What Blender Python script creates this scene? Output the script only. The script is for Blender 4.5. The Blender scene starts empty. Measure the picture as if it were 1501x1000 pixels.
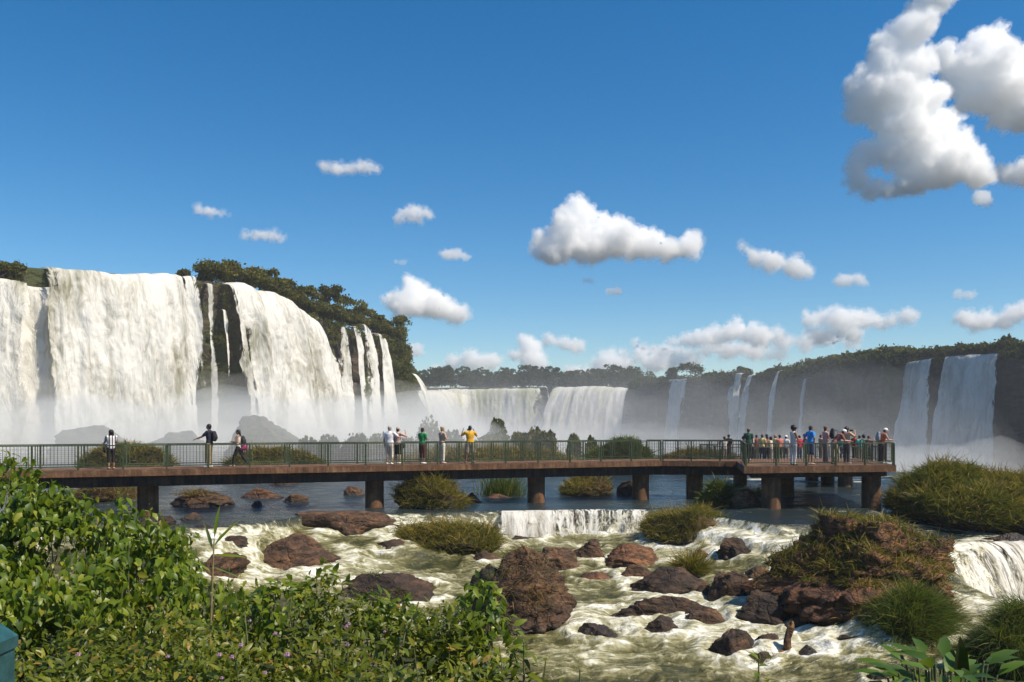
CLOUDS, MIST, HAZE = True, True, .0003
import bpy, math, random
import numpy as np
from mathutils import Vector
R = math.radians
rng = np.random.default_rng(7); random.seed(7)
scn = bpy.context.scene
COL = scn.collection
F = 1300.0; CX = 750.5; HY = 618.0; CZ = 3.9          # focal length in photo pixels, horizon row, eye height over the upper pool

def W(px, py, Y): return np.array([(px-CX)/F*Y, Y, CZ-(py-HY)/F*Y])
def XY(px, Y): return ((px-CX)/F*Y, Y)
def depth_at(py, z): return (CZ-z)*F/(py-HY)

# ------------------------------------------------------------------ noise
def _h(ix, iy, iz, s):
    n = (ix*374761393 + iy*668265263 + iz*2147483647 + s*1274126177) & 0xFFFFFFFF
    n = ((n ^ (n >> 13))*1274126177) & 0xFFFFFFFF
    n = ((n ^ (n >> 16))*2246822519) & 0xFFFFFFFF
    return ((n ^ (n >> 15)) & 0xFFFF)/32767.5 - 1.0
def vnoise(P, s=0):
    P = np.asarray(P, float); i = np.floor(P).astype(np.int64); f = P-i
    u = f*f*f*(f*(f*6-15)+10); x, y, z = i[:, 0], i[:, 1], i[:, 2]
    r = 0
    for dx in (0, 1):
        wx = u[:, 0] if dx else 1-u[:, 0]
        for dy in (0, 1):
            wy = u[:, 1] if dy else 1-u[:, 1]
            for dz in (0, 1):
                wz = u[:, 2] if dz else 1-u[:, 2]
                r = r + _h(x+dx, y+dy, z+dz, s)*wx*wy*wz
    return r
def fbm(P, sc=1.0, oct=4, s=0, gain=.5, ridged=False):
    P = np.asarray(P, float)*sc; r = 0; a = 1; t = 0
    for k in range(oct):
        n = vnoise(P+13.7*k, s+k)
        if ridged: n = 1-2*np.abs(n)
        r = r+a*n; t += a; a *= gain; P = P*2.03
    return r/t
def col3(*a): return np.stack(np.broadcast_arrays(*a), -1).reshape(-1, 3)
def sstep(a, b, x):
    t = np.clip((x-a)/(b-a), 0, 1); return t*t*(3-2*t)

# ------------------------------------------------------------------ objects
def mesh_np(name, V, Fs, smooth=True, attrs=None):
    me = bpy.data.meshes.new(name)
    V = np.asarray(V, np.float32)
    Fs = [np.asarray(f, np.int32) for f in (Fs if isinstance(Fs, list) else [Fs]) if len(f)]
    idx = np.concatenate([f.ravel() for f in Fs])
    tot = np.concatenate([np.full(len(f), f.shape[1], np.int32) for f in Fs])
    st = np.concatenate([[0], np.cumsum(tot)[:-1]]).astype(np.int32)
    me.vertices.add(len(V)); me.vertices.foreach_set('co', V.ravel())
    me.loops.add(len(idx)); me.loops.foreach_set('vertex_index', idx)
    me.polygons.add(len(tot)); me.polygons.foreach_set('loop_start', st); me.polygons.foreach_set('loop_total', tot)
    me.polygons.foreach_set('use_smooth', np.full(len(tot), smooth))
    for k, v in (attrs or {}).items():
        a = me.attributes.new(k, 'FLOAT', 'POINT'); a.data.foreach_set('value', np.asarray(v, np.float32))
    me.update(calc_edges=True)
    return me
def link(name, me, mat=None, parent=None, loc=None, **pr):
    o = bpy.data.objects.new(name, me); COL.objects.link(o)
    if mat is not None and me is not None:
        me.materials.clear()
        for m in (mat if isinstance(mat, (list, tuple)) else [mat]): me.materials.append(m)
    if parent: o.parent = parent
    if loc is not None: o.location = loc
    for k, v in pr.items(): o[k] = v
    return o
def empty(name, loc=(0, 0, 0), rz=0, **pr):
    o = bpy.data.objects.new(name, None); COL.objects.link(o); o.location = loc; o.rotation_euler = (0, 0, rz)
    o.empty_display_size = .2
    for k, v in pr.items(): o[k] = v
    return o
class MB:                                                # collects closed shapes into one mesh
    def __init__(s): s.v = []; s.f = {}; s.n = 0
    def add(s, V, Fs):
        for f in Fs:
            f = np.asarray(f)
            if len(f): s.f.setdefault(f.shape[1], []).append(f+s.n)
        s.v.append(np.asarray(V, float)); s.n += len(V)
    def box(s, lo, hi, M=None):
        (a, b, c), (d, e, g) = lo, hi
        V = np.array([(a,b,c),(d,b,c),(d,e,c),(a,e,c),(a,b,g),(d,b,g),(d,e,g),(a,e,g)], float)
        if M is not None: V = M(V)
        s.add(V, [[(0,3,2,1),(4,5,6,7),(0,1,5,4),(1,2,6,5),(2,3,7,6),(3,0,4,7)]])
    def prism(s, poly, z0, z1):
        n = len(poly); V = [(x, y, z0) for x, y in poly]+[(x, y, z1) for x, y in poly]
        q = [(i, (i+1) % n, n+(i+1) % n, n+i) for i in range(n)]
        s.add(V, [q, [tuple(range(n-1, -1, -1)), tuple(range(n, 2*n))]])
    def tube(s, P, rad, n=8, flat=None, round_ends=True):
        P = [np.array(p, float) for p in P]; rad = list(rad) if hasattr(rad, '__len__') else [rad]*len(P)
        rad = [r if hasattr(r, '__len__') else (r, r) for r in rad]
        if round_ends:
            d0 = P[0]-P[1]; d0 /= np.linalg.norm(d0)+1e-9; d1 = P[-1]-P[-2]; d1 /= np.linalg.norm(d1)+1e-9
            m0 = min(rad[0]); m1 = min(rad[-1])
            P = [P[0]+d0*m0*.9, P[0]+d0*m0*.6]+P+[P[-1]+d1*m1*.6, P[-1]+d1*m1*.9]
            rad = [tuple(.35*r for r in rad[0]), tuple(.78*r for r in rad[0])]+rad+[tuple(.78*r for r in rad[-1]), tuple(.35*r for r in rad[-1])]
        V = []; prev = None
        for i, p in enumerate(P):
            t = P[min(i+1, len(P)-1)]-P[max(i-1, 0)]; t /= np.linalg.norm(t)+1e-9
            if prev is None:
                u = np.array(flat, float) if flat is not None else (np.array([1., 0, 0]) if abs(t[0]) < .9 else np.array([0, 1., 0]))
            else: u = prev
            u = u-t*np.dot(u, t); u /= np.linalg.norm(u)+1e-9; w = np.cross(t, u); prev = u
            for k in range(n):
                a = 2*math.pi*k/n; V.append(p+u*math.cos(a)*rad[i][0]+w*math.sin(a)*rad[i][1])
        m = len(P)
        q = [(i*n+k, i*n+(k+1) % n, (i+1)*n+(k+1) % n, (i+1)*n+k) for i in range(m-1) for k in range(n)]
        s.add(V, [q, [tuple(range(n-1, -1, -1)), tuple(range((m-1)*n, m*n))]])
    def ball(s, c, r, sub=2, rot=None):
        V, T = ico(sub); V = V*np.array(r if hasattr(r, '__len__') else (r, r, r))
        if rot is not None: V = V@np.array(rot).T
        s.add(V+np.array(c), [T])
    def mesh(s, name, smooth=False, attrs=None):
        return mesh_np(name, np.concatenate(s.v), [np.concatenate(f) for f in s.f.values()], smooth, attrs)
    def build(s, name, mat, parent=None, smooth=False, **pr):
        return link(name, s.mesh(name, smooth), mat, parent, **pr)
_ico = {}
def ico(sub):
    if sub not in _ico:
        import bmesh
        b = bmesh.new(); bmesh.ops.create_icosphere(b, subdivisions=sub, radius=1); b.verts.index_update()
        _ico[sub] = (np.array([v.co[:] for v in b.verts]), np.array([[v.index for v in f.verts] for f in b.faces])); b.free()
    return _ico[sub][0].copy(), _ico[sub][1]
def remesh(me, voxel, smooth=0):                        # one continuous skin round overlapping shapes -> (V, quads)
    o = bpy.data.objects.new('work', me); COL.objects.link(o)
    m = o.modifiers.new('r', 'REMESH'); m.mode = 'VOXEL'; m.voxel_size = voxel
    if smooth:
        q = o.modifiers.new('s', 'SMOOTH'); q.iterations = smooth; q.factor = .5
    dg = bpy.context.evaluated_depsgraph_get(); ev = o.evaluated_get(dg); e = ev.to_mesh()
    V = np.empty(len(e.vertices)*3, np.float32); e.vertices.foreach_get('co', V); V = V.reshape(-1, 3).astype(float)
    N = np.empty(len(e.vertices)*3, np.float32); e.vertices.foreach_get('normal', N); N = N.reshape(-1, 3).astype(float)
    idx = np.empty(len(e.loops), np.int32); e.loops.foreach_get('vertex_index', idx)
    Q = idx.reshape(-1, 4); ev.to_mesh_clear(); bpy.data.objects.remove(o); bpy.data.meshes.remove(me)
    return V, Q, N
def grid_faces(nr, nc):
    i = np.arange(nr*nc).reshape(nr, nc)
    return np.stack([i[:-1, :-1], i[:-1, 1:], i[1:, 1:], i[1:, :-1]], -1).reshape(-1, 4)
def vnormals(V, Q):
    a, b, c = V[Q[:, 0]], V[Q[:, 1]], V[Q[:, 2]]; n = np.cross(b-a, c-a); N = np.zeros_like(V)
    for k in range(Q.shape[1]): np.add.at(N, Q[:, k], n)
    return N/(np.linalg.norm(N, axis=1, keepdims=True)+1e-12)
def sample_surface(V, Q, n, rg):                        # random points on a mesh, with normals
    T = Q if Q.shape[1] == 3 else np.concatenate([Q[:, [0, 1, 2]], Q[:, [0, 2, 3]]])
    a, b, c = V[T[:, 0]], V[T[:, 1]], V[T[:, 2]]; cr = np.cross(b-a, c-a); ar = np.linalg.norm(cr, axis=1)
    k = rg.choice(len(T), n, p=ar/ar.sum()); u, v = rg.random(n), rg.random(n); m = u+v > 1; u[m] = 1-u[m]; v[m] = 1-v[m]
    return a[k]+(b[k]-a[k])*u[:, None]+(c[k]-a[k])*v[:, None], cr[k]/(ar[k][:, None]+1e-12)

# ------------------------------------------------------------------ materials
class NT:
    def __init__(s, name, vol=False):
        s.m = bpy.data.materials.new(name); s.m.use_nodes = True; s.t = s.m.node_tree; s.t.nodes.clear()
        s.out = s.t.nodes.new('ShaderNodeOutputMaterial')
    def n(s, typ, ins=None, **at):
        d = s.t.nodes.new('ShaderNode'+typ)
        for k, v in at.items(): setattr(d, k, v)
        for k, v in (ins or {}).items():
            sk = d.inputs[k]
            if hasattr(v, 'is_output') or isinstance(v, bpy.types.NodeSocket): s.t.links.new(v, sk)
            else: sk.default_value = v
        return d
    def coord(s): return s.n('TexCoord').outputs['Object']
    def pos(s): return s.n('NewGeometry').outputs['Position']
    def scale(s, v, sc): return s.n('Mapping', {'Vector': v, 'Scale': sc}).outputs[0]
    def noise(s, v, sc, det=5, rough=.55, dist=0): return s.n('TexNoise', {'Vector': v, 'Scale': sc, 'Detail': det, 'Roughness': rough, 'Distortion': dist}).outputs['Fac']
    def ramp(s, f, stops, interp='LINEAR'):
        d = s.n('ValToRGB', {'Fac': f}); e = d.color_ramp; e.interpolation = interp
        while len(e.elements) < len(stops): e.elements.new(.5)
        for el, (p, c) in zip(e.elements, stops): el.position = p; el.color = (*c, 1) if len(c) == 3 else c
        return d.outputs['Color']
    def attr(s, k): return s.n('Attribute', attribute_name=k).outputs['Fac']
    def math(s, op, a, b=0.0, clamp=False): return s.n('Math', {0: a, 1: b}, operation=op, use_clamp=clamp).outputs[0]
    def mixc(s, f, a, b):
        d = s.n('Mix', data_type='RGBA'); 
        for i, v in ((0, f), (6, a), (7, b)):
            if isinstance(v, bpy.types.NodeSocket): s.t.links.new(v, d.inputs[i])
            else: d.inputs[i].default_value = v if i == 0 else (*v, 1)
        return d.outputs[2]
    def step(s, x, a, b): return s.n('MapRange', {'Value': x, 'From Min': a, 'From Max': b}, interpolation_type='SMOOTHSTEP').outputs[0]
    def bump(s, h, st, dist=.1): return s.n('Bump', {'Height': h, 'Strength': st, 'Distance': dist}).outputs[0]
    def pbsdf(s, col, rough=.6, normal=None, **kw):
        ins = {'Base Color': col if isinstance(col, bpy.types.NodeSocket) else (*col, 1), 'Roughness': rough}
        if normal is not None: ins['Normal'] = normal
        ins.update(kw); return s.n('BsdfPrincipled', ins).outputs[0]
    def mixs(s, f, a, b): return s.n('MixShader', {0: f, 1: a, 2: b}).outputs[0]
    def done(s, surf=None, vol=None):
        if surf is not None: s.t.links.new(surf, s.out.inputs['Surface'])
        if vol is not None: s.t.links.new(vol, s.out.inputs['Volume'])
        return s.m
def foliage(name, stops, trans=.3, rough=.45, spec=.35):
    t = NT(name); c = t.ramp(t.attr('var'), stops)
    p = t.pbsdf(c, rough, **{'Specular IOR Level': spec})
    tr = t.n('BsdfTranslucent', {'Color': t.mixc(.5, c, (.25, .3, .02))}).outputs[0]
    return t.done(t.mixs(trans, p, tr))
def paint(name, c, rough=.5, nscale=30, amt=.35, metal=0, bump=.15):
    t = NT(name); co = t.coord(); n = t.noise(co, nscale, 4)
    col = t.mixc(t.step(n, .35, .75), tuple(x*(1-amt) for x in c), tuple(min(1, x*(1+amt*.4)) for x in c))
    return t.done(t.pbsdf(col, rough, t.bump(n, bump, .01), Metallic=metal))
def rock_mat(name, dark, mid, light, wet=True, moss=0.0):
    t = NT(name); p = t.pos()
    n1 = t.noise(p, .9, 8, .62); n2 = t.noise(p, 5, 6, .65); n3 = t.noise(t.scale(p, (1, 1, 3.2)), 2.2, 7, .6, .6)
    c = t.ramp(t.math('ADD', t.math('MULTIPLY', n1, .6), t.math('MULTIPLY', n2, .4)), [(.34, dark), (.5, mid), (.66, light)])
    c = t.mixc(t.math('MULTIPLY', t.step(n3, .56, .42), .7), c, tuple(x*.45 for x in dark))
    nz = t.n('SeparateXYZ', {0: t.n('NewGeometry').outputs['Normal']}).outputs[2]
    if moss:
        mk = t.math('MULTIPLY', t.step(t.noise(p, 1.7, 6, .6), .62-.2*moss, .74-.2*moss), t.step(nz, -.2, .6))
        c = t.mixc(mk, c, (.06, .075, .012))
    vo = t.n('TexVoronoi', {'Vector': t.n('VectorMath', {0: p, 1: t.n('TexNoise', {'Vector': p, 'Scale': 1.3, 'Detail': 4}).outputs['Color']}, operation='ADD').outputs[0], 'Scale': .9}, feature='DISTANCE_TO_EDGE').outputs['Distance']
    crk = t.step(vo, .0, .05); c = t.mixc(t.math('MULTIPLY', t.math('SUBTRACT', 1.0, crk), .35), c, tuple(x*.25 for x in dark))
    rough = .8
    if wet:
        w = t.attr('wet'); c = t.mixc(t.math('MULTIPLY', w, .72), c, (.016, .010, .006)); rough = t.n('MapRange', {'Value': w, 'To Min': .78, 'To Max': .36}).outputs[0]
    hgt = t.math('ADD', t.math('MULTIPLY', t.math('ADD', n2, t.math('MULTIPLY', crk, .45)), .6), t.math('ADD', n3, t.math('MULTIPLY', t.noise(p, 17, 5, .6), .4)))
    return t.done(t.pbsdf(c, rough, t.bump(hgt, .9, .12)))

M = {}
M['rock'] = rock_mat('brown basalt', (.03, .016, .008), (.105, .05, .021), (.24, .115, .046))
M['rock_red'] = rock_mat('reddish basalt', (.045, .020, .009), (.165, .066, .024), (.33, .145, .055))
M['rock_dark'] = rock_mat('dark wet basalt', (.016, .009, .005), (.058, .029, .013), (.14, .068, .031))
M['rock_mossy'] = rock_mat('mossy basalt', (.02, .016, .01), (.06, .042, .022), (.13, .08, .04), moss=.8)
# ------------------------------------------------------------------ camera, light, sky
cam = bpy.data.cameras.new('camera'); cam.sensor_width = 36; cam.lens = F/1501*36; cam.shift_y = (HY-500)/1501
cam.clip_end = 30000; cam.clip_start = .05
co = link('camera', cam, loc=(0, 0, CZ)); co.rotation_euler = (R(90), 0, 0); scn.camera = co
SUN_AZ, SUN_EL = R(114), R(52)                           # azimuth from +Y towards +X
sd = Vector((math.sin(SUN_AZ)*math.cos(SUN_EL), math.cos(SUN_AZ)*math.cos(SUN_EL), math.sin(SUN_EL)))
sl = bpy.data.lights.new('sun', 'SUN'); sl.energy = 5.0; sl.angle = R(.5); sl.color = (1, .90, .74)
so = link('sun', sl, loc=(30, -20, 60)); so.rotation_euler = (-sd).to_track_quat('-Z', 'Y').to_euler()
w = bpy.data.worlds.new('World'); scn.world = w; w.use_nodes = True
bg = w.node_tree.nodes['Background']; sk = w.node_tree.nodes.new('ShaderNodeTexSky'); sk.sky_type = 'NISHITA'
sk.sun_disc = False; sk.sun_elevation = SUN_EL; sk.sun_rotation = SUN_AZ
sk.air_density = 1.0; sk.dust_density = .25; sk.ozone_density = 4.0; sk.altitude = 200
hs = w.node_tree.nodes.new('ShaderNodeHueSaturation'); hs.inputs['Saturation'].default_value = 1.36; hs.inputs['Hue'].default_value = .497
w.node_tree.links.new(sk.outputs[0], hs.inputs['Color']); w.node_tree.links.new(hs.outputs[0], bg.inputs[0]); bg.inputs[1].default_value = .10
v = scn.view_settings; v.view_transform = 'Standard'; v.look = 'None'; v.gamma = 1; v.exposure = 0.32
scn.render.engine = 'CYCLES'
c = scn.cycles; c.max_bounces = 40; c.volume_bounces = 36; c.transparent_max_bounces = 24; c.use_denoising = True; c.diffuse_bounces = 3; c.glossy_bounces = 2
try: c.denoiser = 'OPENIMAGEDENOISE'
except Exception: pass

# ------------------------------------------------------------------ clouds: closed puffs of even vapour
def vol_mat(name, dens, color=(1, 1, 1), g=0.0):
    t = NT(name); return t.done(vol=t.n('VolumePrincipled', {'Color': (*color, 1), 'Density': dens, 'Anisotropy': g}).outputs[0])
cm = {}
def cloud(label, blobs, Y, seed, soft=1.0, flat=None):
    px = Y/F; mb = MB(); rg = np.random.default_rng(seed)
    blobs = [(x, y, r*(1.28 if r < 10 else 1.14 if r < 17 else 1.0)) for x, y, r in blobs]; B = list(blobs)
    for (a, b) in zip(blobs[:-1], blobs[1:]):            # fill the gaps between neighbouring puffs
        if math.hypot(a[0]-b[0], a[1]-b[1]) < 2.2*(a[2]+b[2]):
            for f in (.33, .67): B.append((a[0]+(b[0]-a[0])*f+rg.uniform(-2, 2), a[1]+(b[1]-a[1])*f+rg.uniform(-2, 2), (a[2]+(b[2]-a[2])*f)*rg.uniform(.72, .95)))
    for (x, y, r) in B:
        c0 = W(x, y, Y+rg.uniform(-.6, .6)*r*px); mb.ball(c0, (r*px, r*px*1.1, r*px*.86), 2)
        for k in range(int(7+r/4)):
            d = rg.normal(size=3); d[2] = d[2]*.8+.15; d /= np.linalg.norm(d); q = r*px*rg.uniform(.22, .45)
            mb.ball(c0+d*r*px*np.array([1, 1.1, .86])*.88, q, 2)
    ext = (max(b[0]+b[2] for b in blobs)-min(b[0]-b[2] for b in blobs))*px
    vox = max(ext/300, .8*px)
    V, Q, N = remesh(mb.mesh('work'), vox, 1)
    s = 1/(px)
    n = fbm(V*s, 1/30., 3, seed)*9-fbm(V*s, 1/13., 5, seed+9, .6, True)*6.0+fbm(V*s, 1/4., 3, seed+4)*2.6
    V = V+N*((n-.8)*px)[:, None]*np.clip(ext/px/80, .36, 1.0)
    zb = W(0, max(b[1]+b[2]*.86 for b in blobs) if flat is None else flat, Y)[2]
    lo = V[:, 2] < zb; V[lo, 2] = zb+(V[lo, 2]-zb)*.3
    V, Q, N = remesh(mesh_np('work', V, Q), vox*1.05, 3)      # heals folds left by the billowing
    V = V+N*(px*(fbm(V*s, 1/5.5, 3, seed+31)*3.4+fbm(V*s, 1/2.4, 2, seed+33)*1.3))[:, None]*np.clip(ext/px/60, .4, 1)
    k = (round(Y), soft)
    if k not in cm: cm[k] = (vol_mat('cloud vapour', .040*soft*2600/Y), vol_mat('thin cloud edge', .013*soft*2600/Y))
    c0 = V.mean(0); o = link('cloud', mesh_np('cloud', V-c0, Q), cm[k][0], loc=c0, label=label, category='cloud', group='clouds in the sky')
    W_ = V+N*(px*(2.6+3.6*fbm(V*s, 1/9., 3, seed+21)+1.6*fbm(V*s, 1/3., 2, seed+23)))[:, None]*np.clip(ext/px/60, .5, 1.3)
    link('thin_edge', mesh_np('thin_edge', W_-c0, Q), cm[k][1], o)
if CLOUDS:
  for i, (lab, bl, Y, sf) in enumerate([
    ('big long cumulus with two tall humps on its left, in mid sky', [(838,325,34),(812,366,26),(868,362,30),(905,352,30),(884,330,14),(940,357,28),(975,364,22),(1005,366,18),(1014,352,12),(798,352,14),(846,302,15),(878,320,12),(960,350,18)], 2600, 1),
    ('medium heaped cumulus with one tall hump, above the right end of the left cliff', [(610,424,22),(598,446,24),(640,450,25),(668,460,16),(578,442,12),(626,442,22)], 2600, 1),
    ('sloping lumpy cloud with a small knob at its upper left, beside the big cumulus', [(1110,377,12),(1088,363,7),(1135,383,17),(1160,389,15),(1184,399,9)], 2600, .8),
    ('thin flat white streak of cloud, highest over the left half of the sky', [(478,244,9),(497,246,9),(516,247,9),(538,245,10),(552,248,7)], 2200, .7),
    ('small white cloud with a thin tail to its left, under the high streak', [(608,311,11),(628,314,9),(586,321,7),(597,314,8)], 2200, .7),
    ('small low-humped cloud drifting over the treed rim of the left cliff', [(375,345,8),(394,344,10),(412,349,7),(360,346,6)], 2200, .7),
    ('small flat cloud that is leftmost of all in the sky', [(293,308,7),(312,310,8),(330,314,6)], 2200, .7),
    ('small oval cloud above the heaped one-hump cumulus', [(655,372,8),(670,373,8),(683,378,6)], 2400, .6),
    ('tiny faint smear of cloud left of the small oval cloud', [(580,384,4),(592,384,5)], 2400, .4),
    ('small arched puff between the sloping lumpy cloud and the right edge', [(1236,412,9),(1255,409,9),(1268,415,6)], 2600, .6),
    ('tiny puff alone below the right half of the big long cumulus', [(894,428,6),(905,427,6)], 2600, .6),
    ('tiny faint puff tucked just under the big long cumulus', [(858,411,5),(867,413,4)], 2600, .35),
    ('small faint flat cloud near the right edge above the broad horizon bank', [(1405,432,8),(1424,433,8)], 2900, .45),
    ('towering ragged white cloud with a curled lower end, at the upper right', [(1352,12,24),(1385,-25,30),(1335,45,28),(1305,75,30),(1285,105,28),(1330,100,34),(1268,150,22),(1310,135,36),(1350,150,34),(1275,175,18),(1320,180,34),(1370,190,32),(1340,215,32),(1395,225,28),(1300,225,24),(1264,222,15),(1250,245,14),(1256,266,14),(1278,280,15),(1308,280,17),(1340,270,22),(1380,258,22),(1412,250,22),(1440,258,18),(1400,212,30),(1428,240,22),(1375,238,34),(1340,248,22),(1390,180,22),(1262,128,22),(1258,165,20),(1335,262,18),(1292,224,20),(1262,240,13)], 1800, 1),
    ('massive bulging white cloud cut by the right edge of the view', [(1448,62,28),(1425,85,26),(1395,105,22),(1385,80,16),(1460,100,36),(1440,135,32),(1490,125,38),(1415,150,20),(1500,165,30),(1470,170,22),(1540,130,60),(1495,75,16),(1410,125,22)], 1900, 1),
    ('rounded white cloud at the right edge, under the massive bulging one', [(1478,254,18),(1500,250,20),(1530,250,30)], 1900, .9),
    ('small round puff hanging below the rounded cloud at the right edge', [(1438,290,12),(1446,298,8)], 1900, .6),
    ('broad low cloud on the horizon above the left of the far tree line', [(690,530,15),(718,530,12),(666,530,8)], 4200, .8),
    ('tall twisted cloud rising above the far tree line', [(776,512,15),(768,500,9),(790,532,15),(756,520,8)], 4000, .9),
    ('ragged cloud joined to the right of the tall twisted one', [(806,498,9),(826,505,9),(846,507,8)], 4200, .8),
    ('wide grey-white bank low behind the middle of the far tree line', [(888,534,20),(915,532,15),(862,546,12),(838,548,12)], 4600, .8),
    ('low cloud bank over the start of the shaded right cliff', [(960,532,15),(990,528,14),(1010,532,13),(940,520,9),(930,500,6)], 4600, .8),
    ('long lumpy cloud bank above the middle of the right cliff', [(985,500,10),(1010,498,11),(1045,490,15),(1080,486,16),(1110,494,15),(1140,491,13)], 4600, .85),
    ('broad soft cloud bank with wide top above the right cliff', [(1190,470,13),(1215,466,15),(1240,472,16),(1265,468,14),(1290,473,12),(1330,464,12),(1200,490,14),(1250,492,14)], 4600, .8),
    ('low wide cloud bank above the left part of the right cliff', [(945,512,10),(975,515,13),(1005,520,12),(1040,512,13),(1075,514,13),(1110,512,12)], 4900, .7),
    ('pale cloud low over the middle of the right cliff', [(1150,503,11),(1185,498,13),(1215,500,12),(1245,502,10)], 4900, .6),
    ('thin low veil of cloud along the rim of the right cliff', [(1100,520,12),(1140,518,12),(1060,522,10),(1180,508,10)], 5000, .5),
    ('large soft cloud bank at the right edge above the right-hand falls', [(1415,466,13),(1440,474,15),(1470,470,14),(1490,456,15),(1520,460,20)], 4600, .85),
    ('small bright puff beside the tip of the left cliff', [(610,513,11),(598,518,7)], 3600, .6),
    ('small low puff resting on the far tree line beside the left cliff', [(638,542,10)], 4200, .7)]):
    cloud(lab, bl, Y, 31+i, sf)

# ------------------------------------------------------------------ haze
hm = vol_mat('haze air', HAZE, (.93, .96, 1.0))
hb = MB(); hb.box((-1700, -160, -30), (1700, 1700, 40))
if HAZE > 0: hb.build('haze', hm, kind='stuff', label='thin pale air over the whole river', category='haze')

# ------------------------------------------------------------------ rim lines of the gorge, seen from above: (photo column, depth, rim height)
def rim(pts, n=400, smooth=9):
    P = np.array([[(px-CX)/F*Y, Y, z] for px, Y, z in pts]); d = np.r_[0, np.cumsum(np.linalg.norm(np.diff(P[:, :2], axis=0), axis=1))]
    s = np.linspace(0, d[-1], n); Q = np.stack([np.interp(s, d, P[:, k]) for k in range(3)], 1)
    k = np.ones(smooth)/smooth
    for j in range(3): Q[:, j] = np.convolve(np.pad(Q[:, j], smooth//2, 'edge'), k, 'valid')
    t = np.gradient(Q[:, :2], axis=0); t /= np.linalg.norm(t, axis=1, keepdims=True)
    N = np.stack([t[:, 1], -t[:, 0]], 1)                # to the right of the walking direction = towards the open water
    return dict(s=s, P=Q, N=N, px=Q[:, 0]/Q[:, 1]*F+CX, L=d[-1])
LEFT = rim([(-560,86,24),(-150,105,23.8),(30,110,22.8),(150,117,23.3),(262,126,23.8),(300,128,24),(350,133,24),(400,138,23.2),(440,145,21.6),(480,152,20.8),(515,161,20.5),(560,172,20.2),(588,181,19.5),(592,190,19),(584,204,18.5),(600,222,17.3),(607,236,16.8),(604,250,16.5),(560,262,16.5),(520,330,18),(530,440,20)], 700)
FAR = rim([(530,440,21),(590,480,22),(640,500,22.6),(700,505,23),(790,500,23),(800,505,23),(818,500,23),(870,490,23),(928,480,23),(960,470,23)], 300)
RIGHT = rim([(960,470,24),(930,400,20.5),(930,372,19.8),(960,360,19.6),(1000,345,19.6),(1050,328,19.6),(1090,310,19.4),(1140,292,19.6),(1180,275,20.2),(1230,258,20.8),(1290,240,21.4),(1330,232,20.0),(1400,220,20.2),(1470,208,19.9),(1495,204,19.8),(1600,190,20),(1800,160,20)], 500)
def at(rm, px):
    i = np.arange(len(rm['px'])); sel = np.maximum.accumulate(rm['px']) == rm['px']
    return np.interp(px, rm['px'][sel], i[sel])
def rim_pt(rm, f):
    i = np.arange(len(rm['px'])); return np.stack([np.interp(f, i, rm['P'][:, k]) for k in range(3)], -1), np.stack([np.interp(f, i, rm['N'][:, k]) for k in range(2)], -1)

def cliff_mat(name, dark, mid, light, green, gcol=(.05, .062, .012)):
    t = NT(name); p = t.pos(); ps = t.scale(p, (1, 1, .18)); pl = t.scale(p, (1, 1, 5))
    n1 = t.noise(ps, .35, 8, .62); n2 = t.noise(p, .9, 8, .66); n3 = t.noise(pl, .16, 6, .6)
    c = t.ramp(t.math('ADD', t.math('MULTIPLY', n1, .55), t.math('MULTIPLY', n2, .45)), [(.36, dark), (.5, mid), (.64, light)])
    c = t.mixc(t.math('MULTIPLY', t.step(n3, .58, .45), .55), c, dark)
    g = t.step(t.math('ADD', t.noise(ps, .16, 6, .6), t.math('MULTIPLY', n2, .35)), .74-.2*green, .86-.2*green)
    c = t.mixc(g, c, gcol)
    return t.done(t.pbsdf(c, .75, t.bump(t.math('ADD', n2, n3), 1.0, .8)))
M['cliff_sun'] = cliff_mat('sunlit mossy cliff', (.02, .014, .009), (.07, .045, .028), (.14, .095, .06), .75)
M['cliff_dim'] = cliff_mat('dark cliff', (.03, .026, .024), (.075, .062, .055), (.13, .11, .095), .45, (.035, .045, .015))
def cliff(name, rm, base, back, mat, amp, seed, label):
    n = len(rm['s']); ts = np.r_[np.linspace(-back, -1, 6), np.linspace(0, 1, 60)]
    V = []; 
    for t in ts:
        P = rm['P'].copy()
        if t < 0: P[:, :2] += rm['N']*t; P[:, 2] += .3+.12*np.abs(t)**.5
        else: P[:, 2] = P[:, 2]+(base-P[:, 2])*t; P[:, :2] += rm['N']*(2.2*t**2)
        V.append(P)
    V = np.stack(V); m = np.clip(ts+.05, 0, 1)[:, None]**.25; m[ts < 0] = 0
    q = V.reshape(-1, 3); st = np.stack([np.tile(rm['s'], len(ts)), q[:, 2]*.35, np.zeros(len(q))], 1)
    d = fbm(st, .09, 5, seed, .55, True)*amp+fbm(q*np.array([1, 1, 3.5]), .35, 4, seed+5)*amp*.45
    d = (d-amp*.65).reshape(len(ts), n)*m
    V[:, :, :2] += rm['N'][None]*d[:, :, None]
    link(name, mesh_np(name, V.reshape(-1, 3), grid_faces(len(ts), n)), mat, kind='structure', label=label)
cliff('cliff', LEFT, -4, 40, M['cliff_sun'], 2.4, 3, 'sunlit mossy rock cliff behind the big left falls')
cliff('cliff', FAR, -18, 60, M['cliff_dim'], 5, 8, 'distant rock cliff across the gorge')
cliff('cliff', RIGHT, -20, 60, M['cliff_dim'], 3.5, 12, 'shaded grey rock cliff behind the right falls')

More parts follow.
